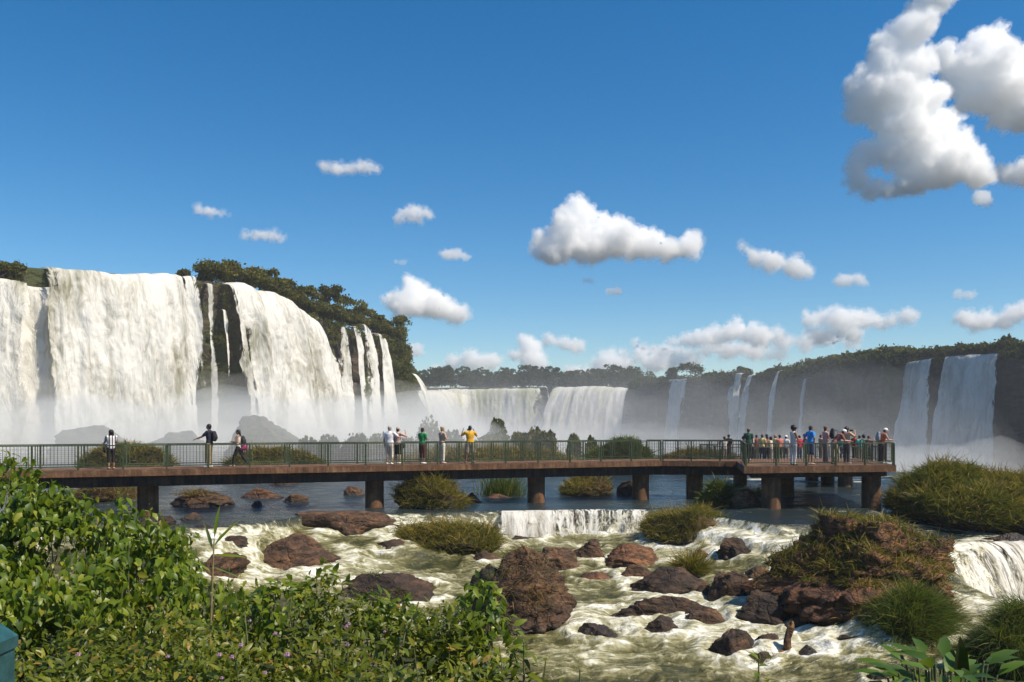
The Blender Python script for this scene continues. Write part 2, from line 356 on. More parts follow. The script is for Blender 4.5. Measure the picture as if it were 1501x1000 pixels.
# ------------------------------------------------------------------ ground sheet
def inside(poly, X, Y):
    r = np.zeros(X.shape, bool); n = len(poly)
    for i in range(n):
        x0, y0 = poly[i]; x1, y1 = poly[(i+1) % n]
        c = (y0 > Y) != (y1 > Y)
        if y0 != y1: r ^= c & (X < (x1-x0)*(Y-y0)/(y1-y0)+x0)
    return r
LEDGE = np.array([(-60, 31), (-16, 31.5), (-11.5, 32.6), (-9.5, 34), (-8.6, 36.6), (-5, 37.4), (-1, 38.4), (3, 38.9), (6.5, 38.6), (8.5, 35.5), (10, 33.3), (16, 33), (17.5, 35), (24, 37), (60, 38)])
def ledge_y(X):
    X = np.asarray(X, float); q = np.stack([X.ravel(), 0*X.ravel(), 0*X.ravel()], 1)
    return np.interp(X, LEDGE[:, 0], LEDGE[:, 1])+(fbm(q, .45, 4, 91)*.9).reshape(X.shape)*(1-sstep(-2.5, -1, X)*sstep(7.5, 6.3, X))
def river_z(X, Y):
    e = ledge_y(X)-Y
    st = sstep(-2, -.8, X)*sstep(7.6, 6.6, X)              # only the middle drops in one clean step
    q = np.stack([X.ravel(), Y.ravel(), 0*X.ravel()], 1); ns = fbm(q, .35, 3, 92).reshape(X.shape)
    d = st*.95*sstep(0, .5, e)+(1-st)*(.38*sstep(0, .6, e)+.30*sstep(1.3, 2.1, e+ns)+.27*sstep(3, 4.2, e+ns*1.5))
    r = sstep(14.6, 16.6, X)
    return np.where(e < 0, 0, -d-.112*np.maximum(e-.4, 0))-r*(.95*sstep(8, 1, -e)+1.35*sstep(0, 1.5, e))-16*sstep(0, 8, Y-(74+8*np.sin(X*.13)))*sstep(-30, -16, X)
gx = np.unique(np.r_[np.arange(-150, 200, 4), np.linspace(-1600, -150, 16), np.linspace(200, 1600, 16), np.arange(-30, 30, 1.5)])
gy = np.unique(np.r_[np.arange(-20, 60, 1.5), np.arange(60, 540, 4), np.linspace(540, 1600, 14), np.linspace(-150, -20, 6)])
GX, GY = np.meshgrid(gx, gy); g = np.stack([GX.ravel(), GY.ravel(), 0*GX.ravel()], 1)
def bank_z(X, Y):                                       # soil the near shrubs grow on
    s = 2.15-.30*np.maximum(Y-2.5, 0)+np.clip(-X-2, 0, 9)*.24*sstep(3, 7, Y)-.28*np.clip(X-.5, 0, 12)*sstep(3, 9, Y)
    return np.maximum(s+.12*fbm(np.stack([X, Y, 0*X], 1), .8, 3, 4), -4.5)
bz = bank_z(g[:, 0], g[:, 1]); rz = river_z(g[:, 0], np.maximum(g[:, 1], 8))-1.3-.12*(fbm(g, .2, 3, 9)+1)
basin = []
for rm in (LEFT, FAR, RIGHT):
    for k in range(0, len(rm['s']), 6): basin.append(tuple(rm['P'][k, :2]-rm['N'][k]*7))
basin += [(200, 100), (90, -200), (-300, -200)]
ins = inside(basin, g[:, 0], g[:, 1])
zz = np.where(ins, np.where(g[:, 1] < 24, np.maximum(bz, rz), rz), 20+2*fbm(g, .01, 3, 6))
zz = np.maximum(zz, -17); g[:, 2] = zz
def soil():
    t = NT('soil'); p = t.pos(); n = t.noise(p, 2.5, 7, .6)
    return t.done(t.pbsdf(t.ramp(n, [(.35, (.018, .013, .008)), (.6, (.05, .036, .02))]), .9, t.bump(n, .8, .1)))
M['soil'] = soil()
link('ground', mesh_np('ground', g, grid_faces(len(gy), len(gx))), M['soil'], kind='structure')

# ------------------------------------------------------------------ falls
def fall_mat(name, white, thin_shade, thin=0.0, sc=1.0, trl=.25):
    t = NT(name); su, tv, de = t.attr('su'), t.attr('tv'), t.attr('dens')
    def cv(a, b): return t.n('CombineXYZ', {0: t.math('MULTIPLY', su, a*sc), 1: t.math('MULTIPLY', tv, b*sc), 2: t.attr('sd')}).outputs[0]
    s1 = t.noise(cv(1.3, .06), 1, 6, .62, .8); s2 = t.noise(cv(.42, .05), 1, 6, .6, .6); s3 = t.noise(cv(1.0, .36), 1, 8, .68, 1.6)
    k = t.math('ADD', t.math('ADD', t.math('MULTIPLY', s1, .26), t.math('MULTIPLY', s2, .36)), t.math('MULTIPLY', s3, .48))
    k = t.math('ADD', t.math('MULTIPLY', t.math('SUBTRACT', k, .55), 2.4), .5)
    cl = t.noise(t.n('CombineXYZ', {0: t.math('MULTIPLY', su, .16*sc), 1: t.math('MULTIPLY', tv, .07*sc), 2: t.attr('sd')}).outputs[0], 1, 5, .55, .5)
    kc = t.math('ADD', k, t.math('MULTIPLY', t.math('SUBTRACT', cl, .5), 1.5))
    c = t.ramp(kc, [(.08, thin_shade), (.40, tuple(.6*a+.4*b for a, b in zip(white, thin_shade))), (.62, white)])  # thin-water colour, darkened to imitate shading between the plumes
    th = t.math('SUBTRACT', 1.05, t.math('MULTIPLY', de, 1.25))
    al = t.step(t.math('SUBTRACT', k, th), -.12, .14)
    nrm = t.bump(k, .55, .6/sc)
    d = t.mixs(trl, t.pbsdf(c, .7, nrm, **{'Specular IOR Level': .1}), t.n('BsdfTranslucent', {'Color': c}).outputs[0])
    return t.done(t.mixs(al, t.n('BsdfTransparent').outputs[0], d))
WHT = (.90, .87, .80)
M['fall'] = fall_mat('falling water', WHT, (.30, .28, .19))
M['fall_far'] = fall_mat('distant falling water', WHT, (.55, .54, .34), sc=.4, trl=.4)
M['fall_lifted'] = fall_mat('falling water lightened for shade', (.93, .90, .85), (.50, .49, .45), sc=.55, trl=.42)  # paler, more translucent copy, lightened to offset shade on the right cliff
M['fall_small'] = fall_mat('small cascade water', WHT, (.36, .31, .22), sc=4)
def fall(label, rm, a, b, base, mat, dens=1.0, out=1.0, k=.75, lump=1.0, lip=None, side=.12, seed=0, res=.22, spread=0.0, back=3.0, top_off=.35, group='waterfalls', gaps=0.0):
    fa, fb = at(rm, a), at(rm, b)
    Lm = abs(np.interp(fb, np.arange(len(rm['s'])), rm['s'])-np.interp(fa, np.arange(len(rm['s'])), rm['s']))
    nc = int(max(10, min(520, Lm/res))); f = np.linspace(fa, fb, nc); P, N = rim_pt(rm, f)
    if lip is not None:                                  # lip heights given as photo rows by column
        pxs = P[:, 0]/P[:, 1]*F+CX; P[:, 2] = CZ-(np.interp(pxs, [q[0] for q in lip], [q[1] for q in lip])-HY)/F*P[:, 1]
    H = P[:, 2].mean()-base; nr = int(max(24, min(170, H/(res*1.1)))); su = np.linspace(0, Lm, nc)
    T = np.r_[np.linspace(-1, 0, 6)[:-1], np.linspace(0, 1, nr)]
    V = np.zeros((len(T), nc, 3)); tv = np.zeros((len(T), nc))
    lipn = (fbm(np.stack([su, 0*su+seed, 0*su], 1), .35, 4, seed)*.55-.25)*min(1, H/12)
    cen = (np.arange(nc)/(nc-1)-.5)*2
    for i, t in enumerate(T):
        z = P[:, 2]+top_off+lipn; o = np.full(nc, out)
        if t < 0: o = np.full(nc, out+t*back); z = z+.25*min(1, H/12)*(-t)**.7; tv[i] = t*back
        else: dr = (P[:, 2]-base)*t; z = z-dr; o = out+k*np.sqrt(np.maximum(dr, 0)); tv[i] = dr
        V[i, :, :2] = P[:, :2]+N*o[:, None]; V[i, :, 2] = z
        if spread and t > 0:
            tg = np.stack([-N[:, 1], N[:, 0]], 1); V[i, :, :2] += tg*(cen*spread*t**.8)[:, None]
    q = V.reshape(-1, 3); sv = np.tile(su, len(T)); tt = tv.ravel()
    m = np.clip(np.repeat(np.maximum(T, 0), nc)*5+.12, 0, 1)
    d = fbm(np.stack([sv, tt*.06, 0*sv+seed*3], 1), .38, 4, seed+1)*1.9+fbm(np.stack([sv, tt*.22, 0*sv], 1), .7, 5, seed+2, .66)*1.1
    d = d*m*lump*(.6 if H > 5 else .12); V[:, :, :2] += N[None]*d.reshape(len(T), nc)[:, :, None]
    e = np.abs(np.tile(cen, len(T))); gap = fbm(np.stack([sv, tt*.02, 0*sv+seed], 1), .22, 3, seed+7)
    ed = (1-e)*Lm/2; sl, sr = side if isinstance(side, tuple) else (side, side); cc = np.tile(cen, len(T))
    wm = np.clip(Lm*np.where(cc < 0, sl, sr)*1.6, .5, Lm*.45)
    frn = fbm(np.stack([sv, tt*.2, 0*sv+seed*2], 1), .5*max(1, 8/H), 4, seed+11)
    de = dens*(.02+.98*sstep(-.1, 1, ed/wm+frn*.8))+gap*(.16+gaps)
    me = mesh_np('waterfall', V.reshape(-1, 3), grid_faces(len(T), nc), True, {'su': sv, 'tv': tt, 'dens': de, 'sd': np.full(len(sv), seed*1.7)})
    return link('waterfall', me, mat, label=label, category='waterfall', group=group)
G1 = 'falls over the left cliff'
fall('broad white fall at the left edge of the left cliff', LEFT, -160, 42, -2, M['fall'], 1.02, .8, .9, lip=[(-160,408),(-40,405),(42,418)], seed=1, group=G1, side=(.1, .08), gaps=.08)
fall('thin separated threads of water over brown rock at the left, beside the edge fall', LEFT, 22, 96, -2, M['fall'], .80, .5, .5, lip=[(22,416),(60,422),(96,420)], seed=2, group=G1, side=(.10, .04), gaps=.22, spread=.5)
fall('widest and brightest fall, the great curtain of the left cliff', LEFT, 58, 284, -2, M['fall'], 1.06, 1.0, 1.0, lump=1.25, lip=[(40,396),(80,396),(130,399),(180,402),(230,404),(264,408)], seed=3, group=G1, side=(.05, .12), gaps=.10)
fall('single narrow thread down the dark mossy rock between the two great curtains', LEFT, 296, 311, -2, M['fall'], .74, .6, .35, lip=[(290,414),(313,418)], seed=4, group=G1, side=.35)
fall('short faint trickle on the green rock beside the second curtain', LEFT, 322, 328, 10, M['fall'], .5, .6, .3, lip=[(320,455),(330,455)], seed=5, group=G1, side=.4, back=.5)
fall('second great white curtain, under the treed rim of the left cliff', LEFT, 325, 478, -2, M['fall'], 1.04, 1.0, 1.05, lump=1.25, lip=[(330,418),(352,420),(385,428),(410,437),(430,450),(455,472),(474,520)], seed=6, group=G1, side=(.09, .08), gaps=.10)
fall('leftmost of the slim falls near the tip of the left cliff', LEFT, 489, 503, -2, M['fall'], .82, .7, .45, lip=[(485,478),(505,480)], seed=7, group=G1, side=.3, spread=1.2)
fall('second slim fall near the tip of the left cliff, lit in broken threads', LEFT, 508, 521, -2, M['fall'], .80, .7, .45, lip=[(505,480),(525,482)], seed=8, group=G1, side=.3, spread=.8)
fall('third slim fall near the tip, springing highest from the bushes', LEFT, 523, 541, -2, M['fall'], .84, .7, .6, lip=[(520,473),(530,476),(541,492)], seed=9, group=G1, side=.3, spread=2)
fall('rightmost slim fall near the tip, fanning out as it drops', LEFT, 545, 560, -2, M['fall'], .95, .8, .5, lip=[(543,490),(552,490),(562,500)], seed=10, group=G1, side=.35, spread=2.5)
fall('misty fall in the gap between the cliff tip and the small brown headland', LEFT, 594, 600.5, -6, M['fall'], 1.0, 1.0, 1.6, lip=[(590,548),(606,548)], seed=11, group=G1, side=.2, spread=3)
G2 = 'falls at the far end of the gorge'
fall('distant wide yellowish-white fall below the far tree line', FAR, 640, 790, -16, M['fall_far'], 1.04, 2, 1.1, lip=[(640,572),(690,571),(790,570)], seed=12, res=.7, group=G2, side=.04)
fall('distant stepped fall bulging forward beside the left headland', FAR, 588, 692, -16, M['fall_far'], 1.1, 3, 4.2, lip=[(588,575),(640,573),(692,580)], seed=13, res=.7, group=G2, side=.1)
fall('slim distant thread on the dark rock between the two far falls', FAR, 796, 800, -16, M['fall_far'], .8, 2, 1.0, lip=[(790,568),(803,568)], seed=14, res=.5, group=G2, side=.3)
fall('distant full fall that spreads forward at the start of the right cliff', FAR, 816, 927, -16, M['fall_far'], 1.06, 2, 3.4, lip=[(816,569),(870,567),(927,570)], seed=15, res=.7, group=G2, side=.08, spread=4)
G3 = 'falls over the right cliff'
fall('first veil on the right cliff, beside the distant full fall', RIGHT, 941, 952, -18, M['fall_lifted'], .86, 1.5, .9, lip=[(940,564),(955,563)], seed=16, res=.4, group=G3, side=.3, spread=2)
fall('broad hazy veil on the right cliff below the flat-topped trees', RIGHT, 986, 1013, -18, M['fall_lifted'], .86, 1.5, .7, lip=[(985,558),(1015,556)], seed=17, res=.4, group=G3, side=.2, spread=1.5)
fall('left one of the paired hazy veils at the middle of the right cliff', RIGHT, 1080, 1098, -18, M['fall_lifted'], .82, 1.5, .6, lip=[(1080,549),(1100,547)], seed=18, res=.35, group=G3, side=.25, spread=1)
fall('right one of the paired hazy veils at the middle of the right cliff', RIGHT, 1101, 1112, -18, M['fall_lifted'], .78, 1.5, .9, lip=[(1100,550),(1113,550)], seed=19, res=.35, group=G3, side=.3, spread=1)
fall('lone narrow hazy fall on bare grey cliff', RIGHT, 1146, 1154, -18, M['fall_lifted'], .86, 1.5, .9, lip=[(1145,545),(1155,542)], seed=20, res=.3, group=G3, side=.35, spread=1)
fall('faintest thread on the right cliff, right of the lone narrow fall', RIGHT, 1185, 1190, -18, M['fall_lifted'], .66, 1.5, .4, lip=[(1184,556),(1191,556)], seed=21, res=.25, group=G3, side=.4, spread=.5)
fall('left half of the big shaded fall at the right, parted by a dark rock rib', RIGHT, 1330, 1377, -22, M['fall_lifted'], .93, 1.5, .75, lip=[(1328,532),(1345,529),(1380,526)], seed=22, res=.28, group=G3, side=.12, spread=1.5, gaps=.08)
fall('right half of the big shaded fall at the right, widest on that cliff', RIGHT, 1388, 1478, -22, M['fall_lifted'], .96, 1.5, .75, lip=[(1386,526),(1430,522),(1478,521)], seed=23, res=.28, group=G3, side=.08, spread=1.5, gaps=.06)

# ------------------------------------------------------------------ spray
def mist(label, blobs, dens, vox, seed, amp=1.0):
    mb = MB()
    for (x, y, z, a, b, c_) in blobs: mb.ball((x, y, z), (a, b, c_), 3)
    V, Q, N = remesh(mb.mesh('work'), vox, 3)
    V = V+N*(fbm(V, .12, 4, seed)*2.2*amp)[:, None]
    link('mist', mesh_np('mist', V, Q), vol_mat('spray', dens, (1, 1, .98)), kind='stuff', label=label, category='mist')
if MIST:
    for j, (hh, dn, off) in enumerate(((1.5, .016, 7), (1.0, .022, 9), (.55, .030, 12))):
        bl = []
        for px in list(range(-140, 480, 36))+[500, 525, 550, 575]:
            P, N = rim_pt(LEFT, float(at(LEFT, px))); h = rng.uniform(6, 9)*hh; r = rng.uniform(7, 10)+off*.35; bl.append((P[0]+N[0]*off, P[1]+N[1]*off, -1, r, r, h))
        mist(('tall thin', 'middle', 'low dense')[j]+' layer of pale spray rising from the foot of the left falls', bl, dn, .9, 41+j)
    bl = [(*XY(px, Y), -1, 11, 9, rng.uniform(5.0, 8.0)) for px in range(-60, 600, 50) for Y in (80,)]
    mist('low spray drifting over the pool in front of the veiled boulders', bl, .06, .9, 45, .8)
    bl = [(*XY(px, 76), -1, 8, 5, rng.uniform(2.5, 5)) for px in range(620, 900, 40)]
    mist('thin spray drifting round the dome-shaped shrubs', bl, .022, .9, 55, .6)
    for j, (hh, dn) in enumerate(((1.4, .0014), (.95, .0028), (.55, .008))):
        bl = []
        for px in range(640, 1010, 40):
            for Y in (430, 350): bl.append((*XY(px+rng.uniform(-15, 15), Y), -8, 30, 34, rng.uniform(17, 24)*hh))
        mist(('tall thin', 'middle', 'low dense')[j]+' layer of white spray filling the far end of the gorge', bl, dn, 2.2, 46+j, 2.5)
    for j, (hh, dn) in enumerate(((1.7, .0024), (1.15, .0034), (.65, .008))):
        bl = []
        for px in range(620, 1340, 50):
            Y = np.interp(px, [600, 950, 1330], [215, 235, 165]); bl.append((*XY(px+rng.uniform(-15, 15), Y), -8, 20, 24, rng.uniform(12, 18)*hh*np.interp(px, [600, 1000, 1340], [.9, 1.1, .75])))
        mist(('tall thin', 'middle', 'low dense')[j]+' layer of grey spray drifting in front of the right cliff', bl, dn, 1.6, 50+j, 2.0)
    bl = []
    for px in range(1320, 1500, 30): bl.append((*XY(px, np.interp(px, [1320, 1500], [205, 180])), -10, 9, 9, rng.uniform(6, 11)))
    mist('spray at the foot of the big shaded fall on the right', bl, .03, .9, 54)
# ------------------------------------------------------------------ rocks in the river
def find_depth(px, py, zoff=0.0):
    Y = np.linspace(12, 66, 3000); X = (px-CX)/F*Y
    p = HY+(CZ-river_z(X, Y)-zoff)*F/Y
    i = np.argmin(np.abs(p-py)); return Y[i]
ROCKS = []                                               # footprints, for the foam round them
def rock_shape(seed, sub=5, box=2.6, cuts=16, rough=.12, flat_top=None, fine=.05):
    V, T = ico(sub); rg = np.random.default_rng(seed)
    V = V/((np.abs(V)**box).sum(1)**(1/box))[:, None]
    V = V*(1+.22*fbm(V+seed*3.1, 1.1, 3, seed))[:, None]
    for k in range(cuts):
        d = rg.normal(size=3); d[2] = abs(d[2])*.7 if k % 3 else d[2]*.3; d /= np.linalg.norm(d); o = rg.uniform(.58, .86)
        s = V@d-o; V = V-np.outer(np.maximum(s, 0)*.97, d)
    if flat_top is not None: V[:, 2] = np.where(V[:, 2] > flat_top, flat_top+(V[:, 2]-flat_top)*.12, V[:, 2])
    n = -fbm(V+seed, 2.6, 5, seed+2, .55, True)*rough+fbm(V*np.array([1, 1, 2.5])+seed, 7, 3, seed+3)*fine
    V = V+V/np.linalg.norm(V, axis=1, keepdims=True)*n[:, None]
    mx, mn = V.max(0), V.min(0); return (V-(mx+mn)/2)/((mx-mn)/2), T      # fills the unit box
def rock(label, x0, x1, yt, yb, mat='rock', seed=1, deep=.8, sink=.35, sub=5, rz=None, z=None, Y=None, group='rocks in the rapids', name='rock', wetk=1.0, tilt=0.0, taper=.3, **kw):
    if group == 'rocks in the rapids': mid_ = (x0+x1)/2; x0, x1, yt = mid_+(x0-mid_)*1.13, mid_+(x1-mid_)*1.13, yt-1
    px = (x0+x1)/2; Yf = Y if Y else find_depth(px, yb); wd = (x1-x0)/F*Yf; dp = wd*deep
    Yc = Yf+dp*.45; X = (px-CX)/F*Yc; wd = (x1-x0)/F*(Yf+dp*.35)
    zw = float(river_z(np.array([X]), np.array([Yf]))[0]) if z is None else z
    zt = CZ-(yt-HY)/F*(Yf+dp*.4); h = max(zt-zw, .12)
    V, T = rock_shape(seed, sub, **kw)
    V[:, :2] *= (1-taper*np.clip(V[:, 2]+.6, 0, 1.6)/1.6)[:, None]
    a = np.random.default_rng(seed).uniform(-.35, .35) if rz is None else rz
    q = V.copy(); c_, s_ = math.cos(a), math.sin(a); V[:, 0] = c_*q[:, 0]-s_*q[:, 1]; V[:, 1] = s_*q[:, 0]+c_*q[:, 1]
    V[:, :2] /= np.abs(V[:, :2]).max(0)
    V = V*np.array([wd/2, dp/2, (h+sink)/2]); V[:, 2] += (h-sink)/2+tilt*V[:, 0]
    wet = np.clip(1-sstep(.02, (.16+.12*min(h, 2))*wetk, V[:, 2]+.12*fbm(V+seed, 3, 3, 5)), 0, 1)
    me = mesh_np(name, V, T, True, {'wet': wet})
    o = link(name, me, M[mat], loc=(X, Yc, zw), label=label, category='rock', group=group)
    ROCKS.append((X, Yc, wd/2, dp/2, zw))
    return o, V+np.array([X, Yc, zw]), T
# ------------------------------------------------------------------ grass
GR = {
 'green': [(0, (.020, .040, .006)), (.45, (.06, .10, .012)), (.8, (.12, .155, .022)), (1, (.22, .2, .05))],
 'olive': [(0, (.035, .042, .007)), (.4, (.125, .12, .016)), (.75, (.26, .195, .03)), (1, (.38, .24, .06))],
 'dry': [(0, (.05, .035, .012)), (.4, (.15, .10, .03)), (.8, (.28, .185, .065)), (1, (.36, .26, .11))]}
for k, st in GR.items(): M['grass_'+k] = foliage(k+' grass', st, .3, .5, .25)
def grass(label, P, N, L, wdt, kind, seed, droop=.55, spread=.5, up=.75, name='grass', lean=(0, 0), parent=None, structure='stuff'):
    rg = np.random.default_rng(seed); n = len(P)
    d = N*.45+np.array([0, 0, up])+rg.normal(size=(n, 3))*spread*np.array([1, 1, .35])+np.array([lean[0], lean[1], 0]); d /= np.linalg.norm(d, axis=1, keepdims=True)
    dead = rg.random(n) < .10; L = L*rg.uniform(.4, 1.15, n)*(1+.75*fbm(P, 1.1, 3, seed))*np.where(dead, 1.3, 1); dr = droop*rg.uniform(.3, 1.3, n)*np.where(dead, .45, 1)
    sd_ = np.cross(d, rg.normal(size=(n, 3))); sd_ /= np.linalg.norm(sd_, axis=1, keepdims=True)
    h = d.copy(); h[:, 2] = 0; V = []
    for t, ww in ((0, .8), (.4, 1), (.75, .6), (1, 0)):
        c0 = P-N*.03+d*(L*t)[:, None]+h*(L*dr*t*t*.5)[:, None]; c0[:, 2] -= L*dr*t*t*.62
        if ww: V += [c0-sd_*wdt*ww/2, c0+sd_*wdt*ww/2]
        else: V.append(c0)
    V = np.stack(V, 1).reshape(-1, 3); b = np.arange(n)[:, None]*7
    Q = np.concatenate([b+np.array([0, 1, 3, 2]), b+np.array([2, 3, 5, 4])]); T = b+np.array([4, 5, 6])
    var = np.clip(.42+.28*fbm(P, .7, 3, seed+3)+.22*rg.normal(size=n)+dead*.5, 0, 1)
    pr = dict(kind=structure, label=label) if structure else {}
    return link(name, mesh_np(name, V, [Q, T], True, {'var': np.repeat(var, 7)}), M['grass_'+kind], parent, **pr)
def grass_on(label, V, T, n, L, wdt, kind, seed, nz=.25, zmin=-9, patch=None, box=None, **kw):
    rg = np.random.default_rng(seed+50); P, N = sample_surface(V, T, n*3, rg)
    k = (N[:, 2] > nz+.25*fbm(P, 1.3, 3, seed)) & (P[:, 2] > zmin)
    if patch is not None: k &= fbm(P, patch[0], 3, seed+1) > patch[1]
    if box is not None:
        px = P[:, 0]/P[:, 1]*F+CX; py = HY+(CZ-P[:, 2])*F/P[:, 1]; k &= (px > box[0]) & (px < box[2]) & (py > box[1]) & (py < box[3])
    P, N = P[k][:n], N[k][:n]
    if len(P) < 20: print('EMPTY', label, len(P)); return
    return grass(label, P, N, L, wdt, kind, seed, **kw)
GB = 'rocks beyond the boardwalk'
# beyond the boardwalk
rock('broad brown rock with a dry grass tuft on top, behind the leftmost pier', 236, 342, 717, 745, 'rock', 11, .7, group=GB)
P = rng.normal(size=(420, 2))*np.array([.42, .3]); c0 = W(288, 719, find_depth(290, 745)+.9)
grass('dry tuft on the broad brown rock behind the leftmost pier', np.c_[P+c0[:2], np.full(420, c0[2]-.18)], np.tile([0, 0, 1.], (420, 1)), .55, .022, 'dry', 12, 1.0, .8)
rock('long flat reddish rock in the stream, right of the broad tufted one', 348, 418, 715, 732, 'rock_red', 13, .5, group=GB, sub=4)
rock('small dark rock in front of the long flat reddish one', 364, 387, 734, 745, 'rock_dark', 14, .8, group=GB, sub=4)
rock('low brown rock with foam at its right, left of the second pier', 411, 458, 724, 738, 'rock', 15, .7, group=GB, sub=4)
rock('small brown rock just left of the second pier', 500, 540, 712, 727, 'rock', 16, .7, group=GB, sub=4)
rock('thin flat rock far out under the boardwalk, beyond the long reddish one', 385, 448, 706, 713, 'rock_dark', 17, .5, group=GB, sub=4)
o, V, T = rock('rounded mound behind the second pier with dry grass over its top', 566, 684, 703, 747, 'rock_dark', 18, .75, group=GB)
grass_on('dry and olive grass on the mound behind the second pier', V, T, 3600, .62, .024, 'olive', 19, .1, droop=1.1)
rock('low red rock at the right foot of the grassy mound behind the second pier', 672, 712, 722, 739, 'rock_red', 20, .8, group=GB, sub=4)
rock('flat wet rock under the clump of reeds', 700, 768, 724, 731, 'rock_red', 21, .6, group=GB, sub=4)
P = rng.normal(size=(700, 2))*np.array([.55, .35]); Y0 = find_depth(735, 727)+.4; c0 = W(735, 726, Y0)
grass('clump of tall green reeds standing in the water left of the third pier', np.c_[P+c0[:2], np.full(700, c0[2]-.1)], np.tile([0, 0, 1.], (700, 1)), 1.25, .03, 'green', 22, .35, .28)
o, V, T = rock('domed rock capped with yellow-green grass, left of the fourth pier', 820, 902, 695, 727, 'rock', 23, .8, group=GB)
grass_on('yellow-green cap of grass on the domed rock', V, T, 2600, .55, .024, 'olive', 24, .3, droop=1.0)
rock('sloping dark rock leaning toward the fourth pier', 902, 940, 704, 727, 'rock_dark', 25, .8, group=GB, sub=4)
o, V, T = rock('dark rock overgrown by a bushy clump right of the fifth pier', 1028, 1072, 712, 744, 'rock_dark', 26, .9, group=GB)
grass_on('dark green bushy clump right of the fifth pier', V, T, 2600, .75, .03, 'green', 27, -.2, droop=.9)
rock('smooth reddish slab between the bushy clump and the left front platform pier', 1062, 1120, 716, 746, 'rock_red', 28, .9, group=GB)
P = rng.normal(size=(350, 2))*np.array([.3, .3]); Y0 = find_depth(1106, 728); c0 = W(1106, 727, Y0)
grass('small pale green tuft beside the left front platform pier', np.c_[P+c0[:2], np.full(350, c0[2]-.1)], np.tile([0, 0, 1.], (350, 1)), .7, .028, 'green', 29, .5, .4)
o, V, T = rock('low island left of the leftmost pier, covered in brown grass', 105, 206, 700, 736, 'rock', 30, .8, group=GB)
grass_on('brown grass on the low island left of the leftmost pier', V, T, 2600, .6, .025, 'dry', 31, .0, droop=1.0)
rock('flat wet rock slab that the leftmost pier stands on', 180, 262, 757, 775, 'rock_dark', 32, .7, group=GB)
# ledge and first step
rock('long low rock ledge with a flat brown top, at the foot of the second pier', 424, 592, 751, 791, 'rock', 40, .62, box=3.4, flat_top=.5, cuts=8)
rock('thin wet reddish lip of rock that the small cascade pours over', 560, 975, 750, 762, 'rock_red', 41, .22, box=4, flat_top=.3, sub=6, rz=0, cuts=4, wetk=6)
o, V, T = rock('dark rock with a thick shock of grass on top, left of the small cascade', 576, 726, 772, 812, 'rock_dark', 42, .75, cuts=12)
grass_on('thick yellow-green grass hanging over the dark rock left of the cascade', V, T, 9500, .7, .02, 'olive', 43, .25, droop=1.25)
rock('pointed brown boulder in white water at the left, above the shrubs', 362, 508, 783, 842, 'rock', 44, .8, box=1.9, taper=.66, cuts=9, tilt=.05)
rock('boulder half hidden behind the shrubs, left of the pointed brown boulder', 290, 372, 812, 858, 'rock', 45, .9)
o, V, T = rock('low dark rock with green weeds, in front of the grassy cascade rock', 492, 645, 843, 889, 'rock_dark', 46, .7)
grass_on('green weeds on the low dark rock in the rapids', V, T, 1100, .4, .024, 'green', 47, .1, patch=(.8, .0), droop=.9, box=(540, 830, 650, 900))
o, V, T = rock('largest upright boulder with dry grass down its face, in mid stream', 700, 838, 800, 934, 'rock', 48, .85, box=2.3, cuts=14, rough=.2, taper=.5, tilt=.12)
grass_on('dry tan grass hanging on the largest upright boulder', V, T, 1100, .36, .018, 'dry', 49, -.35, patch=(.9, .12), box=(735, 795, 812, 905), droop=1.6)
grass_on('green grass on the left shoulder of the largest upright boulder', V, T, 600, .28, .018, 'green', 50, .1, box=(690, 800, 745, 870), droop=1.0)
rock('mossy side boulder leaning on the left of the largest upright one', 682, 752, 826, 925, 'rock_mossy', 51, .9)
rock('square brown rock right behind the largest upright boulder', 784, 848, 803, 842, 'rock', 52, .9)
rock('brown rock with a sloping top between the square one and the red-topped block', 836, 892, 791, 828, 'rock', 53, .9)
rock('long red-topped block below the small cascade', 884, 972, 797, 838, 'rock_red', 54, .7, box=3.2)
o, V, T = rock('large tilted rock with grass on both ends, right of the small cascade', 945, 1076, 746, 803, 'rock', 55, .8, cuts=12)
grass_on('grass on both shoulders of the large tilted rock by the cascade', V, T, 6000, .5, .018, 'olive', 56, .1, patch=(.45, -.1), droop=1.1)
rock('low dark block under the round grass tussock', 920, 1045, 832, 880, 'rock_dark', 57, .7)
Y0 = find_depth(1010, 862)+.9; c0 = W(1011, 836, Y0); P = rng.normal(size=(1500, 3))*np.array([.2, .18, .10]); Nn = P/np.linalg.norm(P, axis=1, keepdims=True)
grass('round yellow-green grass tussock on the low dark block', c0+P, Nn, .78, .022, 'olive', 58, .8, .45, .9)
rock('small brown rock at the left end of the low dark block', 905, 955, 828, 856, 'rock', 59, .9, sub=4)
rock('long dark whaleback rock lying across the rapids', 890, 1062, 873, 918, 'rock_dark', 60, .45, box=3, rz=0, tilt=-.10)
rock('small round rock in front of the long whaleback rock', 938, 1012, 906, 938, 'rock_dark', 61, .9)
rock('black rock awash with white water, right of the largest upright boulder', 838, 908, 915, 946, 'rock_dark', 62, .8, wetk=9)
rock('angular brown boulder pointing upward near the grassy bluff', 1034, 1104, 836, 896, 'rock', 63, .9, cuts=14)
rock('jagged dark boulder with water running off it, below the angular brown one', 1082, 1168, 868, 927, 'rock_dark', 64, .8, cuts=14)
rock('broad dark rock sliding into the foam, right of the small round one', 1032, 1114, 926, 976, 'rock_dark', 65, .9)
rock('dark wet rock joining the whaleback rock to the jagged boulder', 1000, 1066, 894, 930, 'rock', 66, .8)
rock('dark boulder in the white chute left of the grassy bluff', 1052, 1100, 788, 824, 'rock_dark', 67, .9)
rock('small flat rock in the foam beside the driftwood stump', 1100, 1152, 930, 957, 'rock_dark', 68, .8, sub=4)
